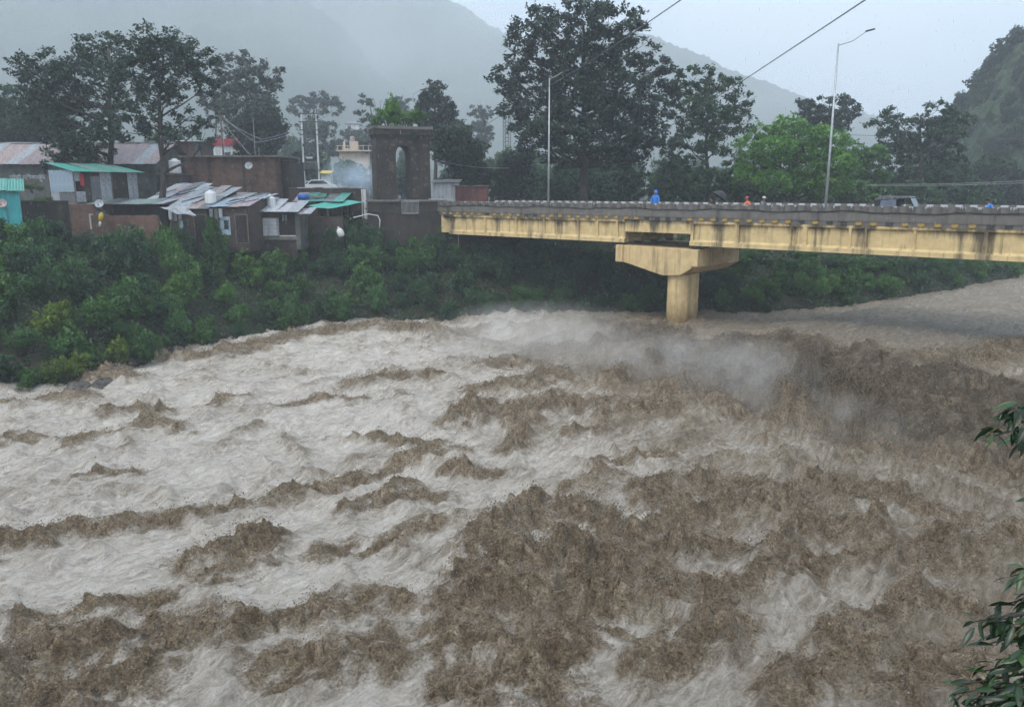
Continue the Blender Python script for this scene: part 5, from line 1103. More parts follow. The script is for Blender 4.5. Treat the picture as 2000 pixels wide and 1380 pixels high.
# ------------------------------------------------------------------ stone tower of the old bridge
def stone_tower():
    Y = 66.5; rz = 0.33; k = px_m(Y)
    zb = D(787, 391, Y).z; zt = D(787, 247, Y).z - zb; c = D(790, 391, Y)
    r = empty('stone_tower', (c.x, Y, zb), rz, 'old dark masonry gate tower with pointed arch and plants on top', 'tower')
    w, t, wo = 4.55, 2.3, 1.24
    ha = D(787, 284, Y).z - zb; hs = ha - 0.85
    arch = []
    for i in range(9):                                   # pointed arch outline
        f = i / 8; arch.append((-wo / 2 * math.cos(f * math.pi / 2) ** 0.8, hs + (ha - hs) * math.sin(f * math.pi / 2)))
    full = arch + [(-x, z) for x, z in arch[-2::-1]]
    zc = zt - 0.85
    for sgn in (-1, 1):
        half = [(x, z) for x, z in full if (x <= 0.001 if sgn < 0 else x >= -0.001)]
        if sgn < 0: poly = [(-wo / 2, 0)] + half + [(0, zc), (-w / 2 + 0.06, zc), (-w / 2, 0)]
        else: poly = [(wo / 2, 0), (w / 2, 0), (w / 2 - 0.06, zc), (0, zc)] + half
        MB().prism(poly, 0, t, 'y').build('leg', M['dark_stone'], r)
    for x in (-w / 2 + 0.25, wo / 2 + 0.62):
        MB().box(x, x + 0.55, -0.07, -0.002, 0.0, zc - 0.9).build('pilaster', M['dark_stone'], r)
    for i in range(150):                                 # worn stones standing proud of the faces
        x = random.uniform(-w / 2 + 0.1, w / 2 - 0.45); z = int(random.uniform(0.1, zc - 0.4) / 0.24) * 0.24
        if -wo / 2 - 0.4 < x < wo / 2 + 0.02 and z < ha + 0.1: continue
        MB().box(x, x + random.uniform(0.22, 0.42), -random.uniform(0.012, 0.05), -0.001, z + 0.01, z + 0.22).build('stone', random.choice([M['dark_stone'], M['old_brick'], M['tower_stone']]), r)
    for i in range(50):
        y = random.uniform(0.05, t - 0.45); z = int(random.uniform(0.1, zc - 0.4) / 0.24) * 0.24; o_ = -w / 2 + 0.06 * z / zc
        MB().box(o_ - random.uniform(0.012, 0.05), o_ - 0.001, y, y + random.uniform(0.22, 0.42), z + 0.01, z + 0.22).build('stone', random.choice([M['dark_stone'], M['old_brick'], M['tower_stone']]), r)
    MB().box(-w / 2 - 0.02, w / 2 + 0.02, -0.08, t + 0.08, zc + 0.001, zc + 0.18).build('string_course', M['dark_stone'], r)
    MB().box(-w / 2 - 0.14, w / 2 + 0.14, -0.2, t + 0.2, zc + 0.181, zt - 0.22).build('cornice', M['dark_stone'], r)
    MB().box(-w / 2 - 0.2, w / 2 + 0.2, -0.26, t + 0.26, zt - 0.219, zt).build('coping', M['grey_concrete'], r)
    MB().box(-w / 2 - 0.35, -wo / 2 + 0.02, -0.35, t + 0.3, -0.35, 0.001).build('plinth', M['grey_concrete'], r)
    MB().box(wo / 2 - 0.02, w / 2 + 0.4, -0.35, t + 0.3, -0.35, 0.001).build('plinth', M['grey_concrete'], r)
    T = Matrix.Translation((c.x, Y, zb)) @ Matrix.Rotation(rz, 4, 'Z')
    top = lambda x, y: T @ Vector((x, y, zt))
    for i, (x, y, rad, h, col, lb) in enumerate([(-1.2, 0.5, 1.5, 2.4, (0.14, 0.29, 0.06), 'bright bushy plant on the tower top'), (0.3, 0.5, 1.5, 1.5, (0.11, 0.23, 0.055), 'low green plant in the middle of the tower top'), (1.6, 0.5, 1.3, 1.5, (0.08, 0.17, 0.05), 'darker low plant at the bridge side of the tower top'), (-1.9, 0.4, 0.7, 1.0, (0.11, 0.22, 0.055), 'small tuft hanging over the tower top corner')]):
        p = top(x, y); place_bush(p.x, p.y, rad, h, 2, 4 + i % 3, 'tower_plant', lb, None, col, z=p.z - 0.15, cat='plant')
    # a frond with arching leaves
    p = top(-1.75, 0.5); f = empty('fern', p, 0, 'tall arching fern on the corner of the tower top', 'plant')
    for i in range(11):
        a = i * 2.39; L = random.uniform(1.3, 2.1); pts = [(0, 0, 0.25), (math.cos(a) * L * .3, math.sin(a) * L * .3, L * .95), (math.cos(a) * L * .75, math.sin(a) * L * .75, L * 1.0), (math.cos(a) * L, math.sin(a) * L, L * .72)]
        mb = MB(); mb.tube(pts, [0.015, 0.012, 0.008, 0.004], 4)
        for j in range(14):
            u = 0.25 + 0.75 * j / 13; q = Vector(pts[1]).lerp(Vector(pts[3]), max(0, (u - .3) / .7)) if u > .3 else Vector(pts[0]).lerp(Vector(pts[1]), u / .3)
            q.z += 0.12 * math.sin(math.pi * u); s = Vector((-math.sin(a), math.cos(a), -0.25)) * 0.2 * (1.1 - u)
            for g in (1, -1): mb.add([q, q + Vector((s.x * g, s.y * g, s.z)) + Vector((math.cos(a), math.sin(a), 0)) * .06, q + Vector((s.x * g * .6, s.y * g * .6, s.z)) + Vector((math.cos(a), math.sin(a), 0)) * .12], [(0, 1, 2)])
        o = mb.build('frond', M['leaf'], f); o.color = (0.15, 0.30, 0.07, 1)
    p = D(820, 300, Y - 0.3)
    cr = place_bush(p.x - 0.6, Y - 0.2, 0.35, 1.1, 1, 6, 'creeper', 'creeper trailing from the tower cornice over the arch', None, (0.035, 0.06, 0.04), z=D(780, 285, Y).z, cat='creeper')
stone_tower()
def abutment():
    Y = 64.5; c = D(718, 395, Y); e = D(890, 395, Y)
    r = empty('abutment', (c.x, Y, 4.0), 0.05, 'dark stone abutment under the tower and the bridge end', 'abutment'); L = e.x - c.x; zt = D(800, 394, Y).z - 4.0
    MB().box(0, L - 1.0, 0, 5.5, -3.5, zt).build('wall', M['dark_stone'], r)
    MB().box(L - 1.0, L + 1.6, 0.4, 4.5, -3.5, 3.0).build('bearing_block', M['dark_stone'], r)
    MB().box(L - 1.2, L + 0.25, -0.06, 0.39, 2.3, zt - 0.35).build('end_panel', M['yellow_concrete'], r)
    MB().box(-0.1, L - 0.9, -0.12, 5.6, zt + 0.001, zt + 0.14).build('coping', M['grey_concrete'], r)
    x = D(784, 400, Y - 0.15).x - c.x; x2 = D(817, 400, Y - 0.15).x - c.x; g = MB().box(x, x2, -0.20, -0.15, zt - 0.95, zt - 0.90).build('grille', M['steel'], r); MB().box(x, x2, -0.20, -0.15, zt + 0.02, zt + 0.07).build('rail', M['steel'], g)
    for i in range(15):
        xx = x + (x2 - x) * i / 14; MB().box(xx - 0.012, xx + 0.012, -0.19, -0.16, zt - 0.899, zt + 0.019).build('bar', M['steel'], g)
    MB().tube([(0.0, -0.1, zt - 0.75), (L * 0.5, -0.12, zt - 0.95), (L + 0.4, -0.12, zt - 0.72)], 0.03, 5).build('service_pipe', M['dark_rubber'], r)
    MB().tube([(L - 2.2, -0.2, zt + 0.2), (L - 0.2, -0.2, zt + 0.18), (L + 0.1, -0.22, zt - 0.1), (L + 0.2, -0.22, zt - 1.2), (L + 0.15, -0.22, zt - 4.0)], 0.02, 5).build('hose', M['white_wall'], r)
abutment()
for i, (px, py, h) in enumerate([(742, 462, 3.2), (772, 470, 3.0), (803, 474, 2.8), (835, 460, 3.4), (868, 458, 3.4), (700, 452, 2.6), (722, 446, 2.6)]):
    p = D(px, py, 63.2); place_bush(p.x, p.y, 1.35, h, 1, i % 7, 'creeper_bush', 'leafy bush climbing the abutment below the stone tower', 'bushes climbing the abutment', random.choice([GD, GM, (0.05, 0.10, 0.05)]), z=p.z - h * 0.95)
def small_buildings():
    Y = 72; xl = D(846, 380, Y).x; xr = D(893, 380, Y).x; r = empty('grey_shed', (xl, Y, 7.2), 0, 'grey plastered shed with thatched edge next to the stone tower', 'shed'); zt = D(870, 357, Y).z - 7.2
    MB().box(0, xr - xl, 0, 3, -0.5, zt).build('wall', M['white_wall'], r); sheet_roof(r, -0.2, xr - xl + 0.2, -0.3, zt + 0.02, 3.2, zt + 0.3, [M['zinc_dark']], 0.8)
    xl = D(890, 380, Y).x; xr = D(952, 380, Y).x; r = empty('red_shed', (xl, Y - 0.5, 7.2), 0, 'dark red brick shed behind the bridge end', 'shed'); zt = D(920, 364, Y).z - 7.2
    MB().box(0, xr - xl, 0, 3, -0.5, zt).build('wall', M['red_brick'], r); MB().box(-0.12, xr - xl + 0.12, -0.15, 3.15, zt + 0.001, zt + 0.09).build('roof', M['grey_concrete'], r); MB().box(0.18, 0.32, -0.04, -0.002, 0.4, 1.2).build('meter_box', M['white_wall'], r)
    # cream house
    Y = 150; xl = D(662, 300, Y).x; zb = 7.4; H1 = D(700, 296, Y).z - zb; H2 = D(700, 276, Y).z - zb
    r = empty('cream_house', (xl, Y, zb), 0, 'cream painted two storey house with balcony behind the smoke', 'house'); L = 9.5
    MB().box(0, L, 0, 7, -1, H1).build('wall', M['cream'], r); MB().box(-0.4, L + 0.4, -1.0, 7, H1 + .001, H1 + 0.2).build('floor_slab', M['cream'], r); MB().box(0.8, 3.6, 0.2, 6, H1 + 0.201, H2).build('upper_room', M['cream'], r); MB().box(3.61, L, 2.0, 6, H1 + 0.201, H2 - 0.4).build('upper_room', M['cream'], r)
    for x, z, w, h, y in ((1.6, H1 + 0.6, 0.8, 1.2, 0.2), (2.0, 1.0, 1.1, 1.4, 0), (5.0, 0.6, 0.8, 2.0, 0), (7.5, 1.2, 1.2, 1.2, 0), (4.9, H1 + 0.3, 0.8, 1.3, 2.0), (7.4, H1 + 0.4, 1.1, 1.0, 2.0)): window(r, x, y - 0.005, z, w, h, M['white_wall'])
    for x in np.arange(0, L + .1, 0.95): MB().box(x - 0.06, x + 0.06, -0.98, -0.88, H1 + 0.201, H1 + 0.95).build('baluster', M['cream'], r)
    MB().box(-0.3, L + 0.3, -1.0, -0.86, H1 + 0.951, H1 + 1.05).build('balcony_rail', M['cream'], r); MB().lathe([(0.5, 0), (0.5, 0.9), (0.3, 1.05), (0.05, 1.08)], 12, (2.0, 3, H2 + .001)).build('roof_tank', M['pink_sheet'], r)
    # white house glimpse, red roofed house and upper hut
    Y = 200; p = D(688, 242, Y); r = empty('white_house', (p.x, Y, 7.4), 0, 'white house gable glimpsed between misty trees above the cream house', 'house'); h = p.z - 7.4
    MB().box(-1.6, 1.6, 0, 5, -1, h).build('wall', M['white_wall'], r); MB().prism([(-1.9, h), (1.9, h), (0, h + 0.9)], -0.3, 5.3, 'y').build('roof', M['pale_sheet'], r); window(r, -0.8, -0.005, h - 1.6, 0.8, 1.1, M['pale_sheet'])
    Y = 96; p = D(438, 290, Y); r = empty('red_roof_house', (p.x, Y, 7.4), 0, 'white house with crimson upper band behind the flat brick house', 'house'); h = D(438, 284, Y).z - 7.4
    MB().box(-1.3, 1.7, 0, 4, -0.5, h).build('wall', M['white_wall'], r); MB().box(-1.5, 1.9, -0.2, 4, h + .001, h + 0.75).build('roof_band', simple('crimson', (0.33, 0.03, 0.05), 0.6, 0.2, 2), r); window(r, 0.2, -0.005, h - 1.8, 0.9, 1.0, M['pale_sheet'])
    Y = 75; xl = D(328, 290, Y).x; xr = D(392, 290, Y).x; r = empty('upper_hut', (xl, Y, 7.2), 0, 'brick hut with tin corner and white roof edge above the flat brick house', 'hut'); zt = D(360, 277, Y).z - 7.2; L = xr - xl
    MB().box(0, L * 0.7, 0, 3, -0.5, zt).build('wall', M['brick'], r); wall_sheets(r, ((L * 0.62, -0.03), (L, -0.03)), 0, zt, [M['zinc_dark'], M['timber']], 0.5); MB().box(L * .7 + .01, L, 0.1, 3, -0.5, zt - .02).build('wall', M['old_brick'], r)
    sheet_roof(r, -0.2, L + 0.2, -0.4, zt + 0.02, 3.2, zt + 0.25, [M['pale_sheet']], 0.8)
small_buildings()

# ------------------------------------------------------------------ poles, lamps, wires
def lamp(px, w, py_top, px_head, label, Y=None, base_z=None):
    if Y is None:
        s = S_of(px, 8.5, w); b = BB + BD * s + BN * w; b.z = 7.62
    else:
        b = D(px, 380, Y); b.z = base_z
    top = D(px, py_top, b.y).z - b.z; k = px_m(b.y)
    r = empty('street_lamp', b, 0, label, 'street lamp', 'street lamps along the road')
    MB().tube([(0, 0, -0.2), (0, 0, top * 0.4), (0, 0, top)], [0.10, 0.075, 0.05], 8).build('pole', M['steel'], r, smooth=True)
    MB().box(-0.16, 0.16, -0.16, 0.16, 0.0, 0.03).build('base_plate', M['steel'], r)
    ax = (px_head - px) * k; MB().tube([(0, 0, top - 0.12), (ax * 0.5, 0, top + 0.14), (ax, 0, top + abs(ax) * 0.42)], 0.03, 6).build('arm', M['steel'], r)
    hd = MB(); hd.M = Matrix.Translation((ax, 0, top + abs(ax) * 0.42)) @ Matrix.Rotation(-0.25 * np.sign(ax), 4, 'Y'); hd.box(-0.1, 0.45, -0.11, 0.11, -0.04, 0.05, 0.015).build('lamp_head', M['black_body'], r)
lamp(1612, 6.9, 85, 1662, 'near lamp post with dark head on a long arm, rising from the bridge')
lamp(1071, 6.9, 152, 1096, 'slim pale lamp post at the bridge end before the tallest tree')
lamp(811, 0, 183, 826, 'lamp post rising behind the stone tower', 84, 7.4)
def h_pole():
    Y = 92; xl = D(592, 300, Y); xr = D(621, 300, Y); zb = 7.3; r = empty('transformer_pole', ((xl.x + xr.x) / 2, Y, zb), 0, 'twin pole electricity frame with transformer and cross arms', 'utility pole'); hw = (xr.x - xl.x) / 2
    Z = lambda py: D(606, py, Y).z - zb
    for s in (-1, 1): MB().tube([(s * hw, 0, -0.5), (s * hw, 0, Z(222))], [0.13, 0.09], 6).build('pole', M['white_wall'], r)
    for py in (222, 238, 254, 263, 333):
        MB().box(-hw - 0.3, hw + 0.3, -0.09, 0.09, Z(py) - 0.06, Z(py) + 0.06).build('cross_arm', M['grey_wall'], r)
    for x, py in ((-hw - 0.2, 226), (0, 226), (hw + 0.15, 228), (0.05, 219), (0.6, 219), (-0.1, 258), (0.5, 258), (-hw + .1, 282), (0, 282), (0.5, 283)):
        MB().lathe([(0.05, -0.22), (0.12, -0.2), (0.06, -0.15), (0.12, -0.1), (0.06, -0.05), (0.10, 0), (0.03, 0.08)], 8, (x, -0.12, Z(py))).build('insulator', M['black_body'], r)
    tf = MB().box(-0.7, 0.55, -0.45, 0.45, Z(332), Z(316), 0.0).build('transformer', M['zinc_dark'], r, bevel=0.04); 
    for i in range(9): MB().box(-0.66 + i * 0.14, -0.62 + i * 0.14, -0.62, -0.451, Z(331), Z(317)).build('cooling_fin', M['zinc_dark'], tf)
    MB().tube([(-0.5, 0, Z(309)), (0.2, 0, Z(309))], 0.14, 8).build('conservator', M['zinc'], tf)
    for x in (-0.4, 0.0, 0.3): MB().tube([(x, 0, Z(316)), (x - .1, -0.1, Z(300)), (x, -0.12, Z(284))], 0.02, 4).build('lead', M['wire'], r)
h_pole()
def wire(label, pts, rad=0.018, sag=0.0, mat=None, name='cable'):
    P = []
    for (a, b) in zip(pts[:-1], pts[1:]):
        for i in range(14):
            f = i / 14; q = a.lerp(b, f); q.z -= sag * 4 * f * (1 - f); P.append(q)
    P.append(pts[-1]); o = MB().tube(P, rad, 5).build(name, mat or M['wire']); tag(o, label, 'cable'); return o
wire('upper overhead cable slanting down across the crown of the tallest tree', [D(1420, -62, 26), D(1330, 0, 33), D(1165, 113, 58), D(1000, 212, 72), D(850, 305, 90)], 0.024)
wire('lower overhead cable slanting down to the many-stemmed tree', [D(1830, -92, 22), D(1690, 0, 27), D(1440, 165, 50), D(1235, 292, 70), D(1160, 330, 76)], 0.024)
wire('thin wire crossing behind the lamp post to the wooded slope', [D(1600, 262, 88), D(1740, 266, 90), D(2100, 274, 92)], 0.022)
wire('upper of two pale wires over the road beyond the three-wheeler', [D(1690, 361, 70), D(1860, 359, 64), D(2080, 350, 60)], 0.016, mat=M['steel'])
wire('lower of two pale wires over the road beyond the three-wheeler', [D(1690, 363, 70), D(1860, 362, 64), D(2080, 355, 60)], 0.016, mat=M['steel'])
for i, (a, b, c_) in enumerate([((436, 228), (500, 278), (588, 255)), ((436, 232), (510, 272), (588, 248)), ((438, 240), (470, 280), (490, 302))]):
    wire(['lowest slack wire strung from the pole to the transformer frame', 'upper slack wire strung from the pole to the transformer frame', 'slack wire dropping from the pole to the flat brick roof'][i], [D(*a, 84), D(*b, 82), D(*c_, 90 if i < 2 else 72)], 0.016, 0.15, M['steel'])
wire('long wire from the transformer frame towards the tower', [D(622, 254, 92), D(700, 262, 92), D(760, 255, 100)], 0.016)
wire('wire strung from the tower tree to the bridge trees', [D(845, 310, 80), D(960, 328, 80), D(1060, 318, 84)], 0.018, 0.2, M['steel'])
def service_pole():
    Y = 84; p = D(436, 300, Y); r = empty('service_pole', (p.x, Y, 7.2), 0, 'dark wooden service pole behind the flat brick house', 'utility pole'); h = D(436, 224, Y).z - 7.2
    MB().tube([(0, 0, -0.4), (0, 0, h)], [0.11, 0.08], 6).build('pole', M['timber'], r); MB().box(-0.5, 0.5, -0.05, 0.05, h - 0.35, h - 0.25).build('cross_arm', M['timber'], r)
    for x in (-0.4, 0.4): MB().lathe([(0.04, 0), (0.07, 0.03), (0.04, 0.08), (0.06, 0.12), (0.02, 0.16)], 8, (x, 0, h - 0.249)).build('insulator', M['white_wall'], r)
service_pole()
def mast():
    Y = 120; p = D(990, 260, Y); zb = 7.4; r = empty('lattice_mast', (p.x, Y, zb), 0.4, 'steel lattice mast with a top platform behind the trees', 'mast'); h = D(990, 224, Y).z - zb; w = 0.42
    for sx in (-1, 1):
        for sy in (-1, 1): MB().tube([(sx * w, sy * w, -0.5), (sx * w, sy * w, h)], 0.05, 4).build('leg', M['zinc_dark'], r)
    n = int(h / 0.55)
    for i in range(n):
        z = i * 0.55; mb = MB()
        for a, b in (((-w, -w), (w, -w)), ((w, -w), (w, w)), ((w, w), (-w, w)), ((-w, w), (-w, -w))):
            mb.tube([(*a, z), (*b, z)], 0.025, 4); mb.tube([(*a, z), (*b, z + 0.55)], 0.02, 4)
        mb.build('brace', M['zinc_dark'], r)
    MB().box(-0.75, 0.75, -0.75, 0.75, h, h + 0.08).build('platform', M['zinc_dark'], r)
    for x in (-0.7, 0, 0.7): MB().tube([(x, -0.7, h + .08), (x, -0.7, h + 0.5)], 0.03, 4).build('rail_post', M['zinc_dark'], r)
mast()

# ------------------------------------------------------------------ cars beyond the yard wall
def car(px, py_base, Y, rz, label):
    p = D(px, py_base, Y); r = empty('parked_car', (p.x, Y, lz(p.x, Y) + 0.02), rz, label, 'car')
    prof = [(-2.0, 0.35), (-2.05, 0.75), (-1.75, 0.95), (-1.2, 1.0), (-0.75, 1.45), (0.75, 1.48), (1.35, 1.05), (1.9, 0.92), (2.05, 0.7), (2.0, 0.35)]
    MB().prism(prof, -0.82, 0.82, 'y').build('body', M['car_white'], r, bevel=0.05)
    for s in (-1, 1):
        MB().prism([(-1.05, 1.03), (-0.68, 1.38), (0.68, 1.41), (1.12, 1.05)], s * 0.822, s * 0.835, 'y').build('side_window', M['glass_dark'], r)
    MB().add([(-1.19, -.7, 1.04), (-1.19, .7, 1.04), (-.79, .62, 1.43), (-.79, -.62, 1.43), (-1.21, -.7, 1.05), (-1.21, .7, 1.05), (-.81, .62, 1.44), (-.81, -.62, 1.44)], [(0, 1, 2, 3), (7, 6, 5, 4), (0, 4, 5, 1), (2, 6, 7, 3)]).build('windscreen', M['glass_dark'], r)
    for x in (-1.3, 1.3):
        for s in (-1, 1):
            w = MB(); w.M = Matrix.Translation((x, s * 0.74, 0.32)) @ Matrix.Rotation(math.pi / 2, 4, 'X'); w.lathe([(0.3, -0.1), (0.32, -0.06), (0.32, 0.06), (0.3, 0.1)], 16); o = w.build('wheel', M['dark_rubber'], r)
    for s in (-0.55, 0.55): MB().box(-2.075, -2.03, s - 0.18, s + 0.18, 0.62, 0.76).build('headlight', M['windscreen'], r)
car(622, 362, 88, 0.15, 'white car parked beyond the brick yard, nearer the wall'); car(612, 356, 96, 0.1, 'white car parked behind the other white car')
def stall():
    Y = 104; p = D(636, 330, Y); r = empty('yellow_stall', (p.x, Y, lz(p.x, Y)), 0, 'small stall with yellow awning beyond the parked cars', 'stall'); r.scale = (0.7, 0.7, 0.86); h = D(636, 326, Y).z - lz(p.x, Y)
    MB().box(-0.9, 0.9, 0, 1.6, 0, h - 0.3).build('counter', M['white_wall'], r); MB().prism([(-0.5, h - 0.25), (1.8, h + 0.15), (1.8, h + 0.25), (-0.5, h - 0.15)], -1.1, 1.1, 'x').build('awning', M['cloth_yellow'], r)
stall()

# ------------------------------------------------------------------ people on the bridge
def skin_mesh(name, nodes, edges, mat, parent, sub=2):
    """nodes: (x,y,z,radius). A connected skeleton grown into one continuous surface"""
    me = bpy.data.meshes.new(name); me.from_pydata([n[:3] for n in nodes], edges, []); me.update()
    o = link(name, me, mat, parent); md = o.modifiers.new('skin', 'SKIN'); md.use_smooth_shade = True
    for i, n in enumerate(nodes):
        sv = me.skin_vertices[0].data[i]; sv.radius = (n[3] if len(n) < 5 else n[4], n[3]); sv.use_root = (i == 0)
    sb = o.modifiers.new('sub', 'SUBSURF'); sb.levels = sub; sb.render_levels = sub
    return o
def hand(nodes, edges, wrist, dirv, side):
    """palm and five short unequal fingers"""
    w = Vector(nodes[wrist][:3]); d = Vector(dirv).normalized(); sd = d.cross(Vector((0, 0, 1)));
    if sd.length < 0.1: sd = Vector((1, 0, 0))
    sd.normalize(); p = w + d * 0.06; nodes.append((*p, 0.034, 0.02)); pi = len(nodes) - 1; edges.append((wrist, pi))
    for k, (off, ln) in enumerate(((-0.03, 0.075), (-0.01, 0.085), (0.01, 0.08), (0.03, 0.065))):
        a = p + sd * off + d * 0.03; b = a + d * ln * 0.55 + Vector((0, 0, -0.012)); c = b + d * ln * 0.4 + Vector((0, 0, -0.035))
        n0 = len(nodes); nodes += [(*a, 0.011), (*b, 0.010), (*c, 0.008)]; edges += [(pi, n0), (n0, n0 + 1), (n0 + 1, n0 + 2)]
    a = p + sd * (-0.04 * side); b = a + d * 0.05 + sd * (-0.025 * side); n0 = len(nodes); nodes += [(*a, 0.012), (*b, 0.010)]; edges += [(pi, n0), (n0, n0 + 1)]
def person(px, w, z0, label, coat, hat, pose='stand', face=0.0, hood=False, arms=None, scale=1.0, lean=0.0):
    s = S_of(px, 9.0, w); b = BB + BD * s + BN * w; b.z = z0
    r = empty('person', b, face, label, 'person', None); r.scale = (scale,) * 3
    # local: +y is the way the person faces, z up
    if pose == 'stand':
        hip, knee, ank = 0.90, 0.48, 0.08; pel = Vector((0, 0, hip)); lk = [(sx * 0.10, 0.02, knee) for sx in (-1, 1)]; la = [(sx * 0.11, -0.02, ank) for sx in (-1, 1)]
    else:
        hip = 0.78; pel = Vector((0, -0.1, hip)); lk = [(sx * 0.20, 0.34, 0.62) for sx in (-1, 1)]; la = [(sx * 0.20, 0.22, 0.22) for sx in (-1, 1)]
    up = Vector((0, math.sin(lean), math.cos(lean))); P = lambda d, x=0, y=0: tuple(pel + up * d + Vector((x, y, 0)))
    sp, ch, nk, hd0, hd1 = P(0.22), P(0.42), P(0.57), P(0.66, 0, 0.02), P(0.76, 0, 0.03)
    sh = [P(0.50, sx * 0.17) for sx in (-1, 1)]
    if arms is None: arms = [((sx * 0.26, 0.02, hip + 0.28), (sx * 0.24, 0.16, hip + 0.06)) for sx in (-1, 1)]
    N = [(*pel, 0.13, 0.16), (*sp, 0.11, 0.14), (*ch, 0.12, 0.16), (*nk, 0.055), (*hd0, 0.078), (*hd1, 0.088)]; E = [(0, 1), (1, 2), (2, 3), (3, 4), (4, 5)]
    for i, sx in enumerate((-1, 1)):
        n0 = len(N); N += [(sx * 0.10, pel.y, pel.z - 0.06, 0.095), (*lk[i], 0.062), (*la[i], 0.045), (la[i][0], la[i][1] + 0.15, la[i][2] - 0.04, 0.035, 0.045)]; E += [(0, n0), (n0, n0 + 1), (n0 + 1, n0 + 2), (n0 + 2, n0 + 3)]
    for i, sx in enumerate((-1, 1)):
        n0 = len(N); N += [(*sh[i], 0.06), (*arms[i][0], 0.045), (*arms[i][1], 0.032)]; E += [(2, n0), (n0, n0 + 1), (n0 + 1, n0 + 2)]
        hand(N, E, n0 + 2, Vector(arms[i][1]) - Vector(arms[i][0]), sx)
    skin_mesh('body', N, E, M['skin'], r)
    # trousers
    T = [(*pel, 0.15, 0.175)]; TE = []
    for i, sx in enumerate((-1, 1)):
        n0 = len(T); T += [(sx * 0.10, pel.y, pel.z - 0.06, 0.115), (*lk[i], 0.082), (la[i][0], la[i][1], la[i][2] + 0.04, 0.068)]; TE += [(0, n0), (n0, n0 + 1), (n0 + 1, n0 + 2)]
    skin_mesh('trousers', T, TE, M['trousers'], r)
    # loose rain coat
    Cn = [(*P(-0.22 if pose == 'stand' else -0.05), 0.19, 0.235), (*P(0.05), 0.165, 0.21), (*P(0.25), 0.15, 0.20), (*P(0.44), 0.15, 0.20), (*P(0.55), 0.085, 0.10)]; CE = [(0, 1), (1, 2), (2, 3), (3, 4)]
    for i, sx in enumerate((-1, 1)):
        n0 = len(Cn); Cn += [(*sh[i], 0.085), (*arms[i][0], 0.072), (*Vector(arms[i][0]).lerp(Vector(arms[i][1]), 0.9), 0.06)]; CE += [(3, n0), (n0, n0 + 1), (n0 + 1, n0 + 2)]
    skin_mesh('coat', Cn, CE, coat, r)
    hc = Vector(P(0.72, 0, 0.0)); hm = MB()
    if hood:
        prof = [(0.10, -0.16), (0.125, -0.06), (0.13, 0.03), (0.11, 0.11), (0.06, 0.15), (0.008, 0.165)]; hm.M = Matrix.Translation(hc + Vector((0, -0.03, 0.02))); hm.lathe(prof, 14); hm.build('hood', hat, r, smooth=True)
        fm = MB(); fm.M = Matrix.Translation(hc + Vector((0, 0.08, -0.01))); fm.lathe([(0.02, -0.11), (0.06, -0.08), (0.075, 0.0), (0.06, 0.07), (0.02, 0.09)], 12); fo = fm.build('face', M['skin'], r, smooth=True)
    else:
        hm.M = Matrix.Translation(hc + Vector((0, 0, 0.03))); hm.lathe([(0.106, 0.0), (0.108, 0.04), (0.09, 0.09), (0.05, 0.115), (0.006, 0.12)], 14)
        hb = hm.build('cap' if hat is not M['hair'] else 'hair', hat, r, smooth=True)
        if hat is not M['hair']: MB().box(-0.07, 0.07, hc.y + 0.08, hc.y + 0.19, hc.z + 0.03, hc.z + 0.045).build('visor', hat, hb)
    fy = hc.y + (0.155 if hood else 0.10)
    for sx in (-1, 1): MB().lathe([(0.004, -0.010), (0.013, 0), (0.004, 0.010)], 8, (sx * 0.033, fy - 0.012, hc.z)).build('eye', M['hair'], r)
    MB().add([(-.013, fy - .01, hc.z - .035), (.013, fy - .01, hc.z - .035), (0, fy + .02, hc.z - .032), (0, fy - .008, hc.z + .01)], [(0, 1, 2), (0, 2, 3), (1, 3, 2)]).build('nose', M['skin'], r)
    MB().box(-.025, .025, fy - .012, fy - .004, hc.z - .062, hc.z - .054).build('mouth', M['cap_red'], r)
    return r, b
person(1280, 1.0, 7.87, 'person in a hooded blue raincoat standing at the parapet', M['coat_blue'], M['coat_blue'], hood=True, face=R(150))
def umbrella(p, face, tilt, label):
    r = empty('umbrella', p, face, label, 'umbrella'); r.rotation_euler = (tilt[0], tilt[1], face); n = 8; v = [(0, 0, 0.62)]; f = []
    for ring, (rad, z) in enumerate(((0.22, 0.57), (0.42, 0.43), (0.56, 0.22))):
        for k in range(n * 2):
            a = k * math.pi / n; sc_ = 1.0 if k % 2 == 0 else 0.93; v.append((rad * sc_ * math.cos(a), rad * sc_ * math.sin(a), z))
    m = n * 2; f += [(0, 1 + k, 1 + (k + 1) % m) for k in range(m)]
    for rg in range(2): f += [(1 + rg * m + k, 1 + (rg + 1) * m + k, 1 + (rg + 1) * m + (k + 1) % m, 1 + rg * m + (k + 1) % m) for k in range(m)]
    c = MB(); c.add(v, f); o = c.build('canopy', M['umbrella'], r); sd = o.modifiers.new('thick', 'SOLIDIFY'); sd.thickness = 0.006
    for k in range(n): a = k * 2 * math.pi / n; MB().tube([(0, 0, 0.60), (0.42 * math.cos(a), 0.42 * math.sin(a), 0.42), (0.56 * math.cos(a), 0.56 * math.sin(a), 0.215)], 0.005, 4).build('rib', M['steel'], r)
    MB().tube([(0, 0, 0.68), (0, 0, -0.12), (0.03, 0, -0.16), (0.06, 0, -0.12)], 0.008, 5).build('shaft', M['steel'], r)
pu, bu = person(1398, 1.0, 7.72, 'person bending under the black umbrella by the parapet', M['umbrella'], M['hair'], face=R(60), lean=0.5, arms=[((-0.26, 0.15, 1.15), (-0.2, 0.35, 1.2)), ((0.26, 0.30, 1.25), (0.15, 0.45, 1.35))], scale=0.92)
umbrella(bu + Vector((0.10, 0.0, 1.32)), 0.4, (0.25, 0.55), 'black umbrella tilted over the bending person on the bridge')
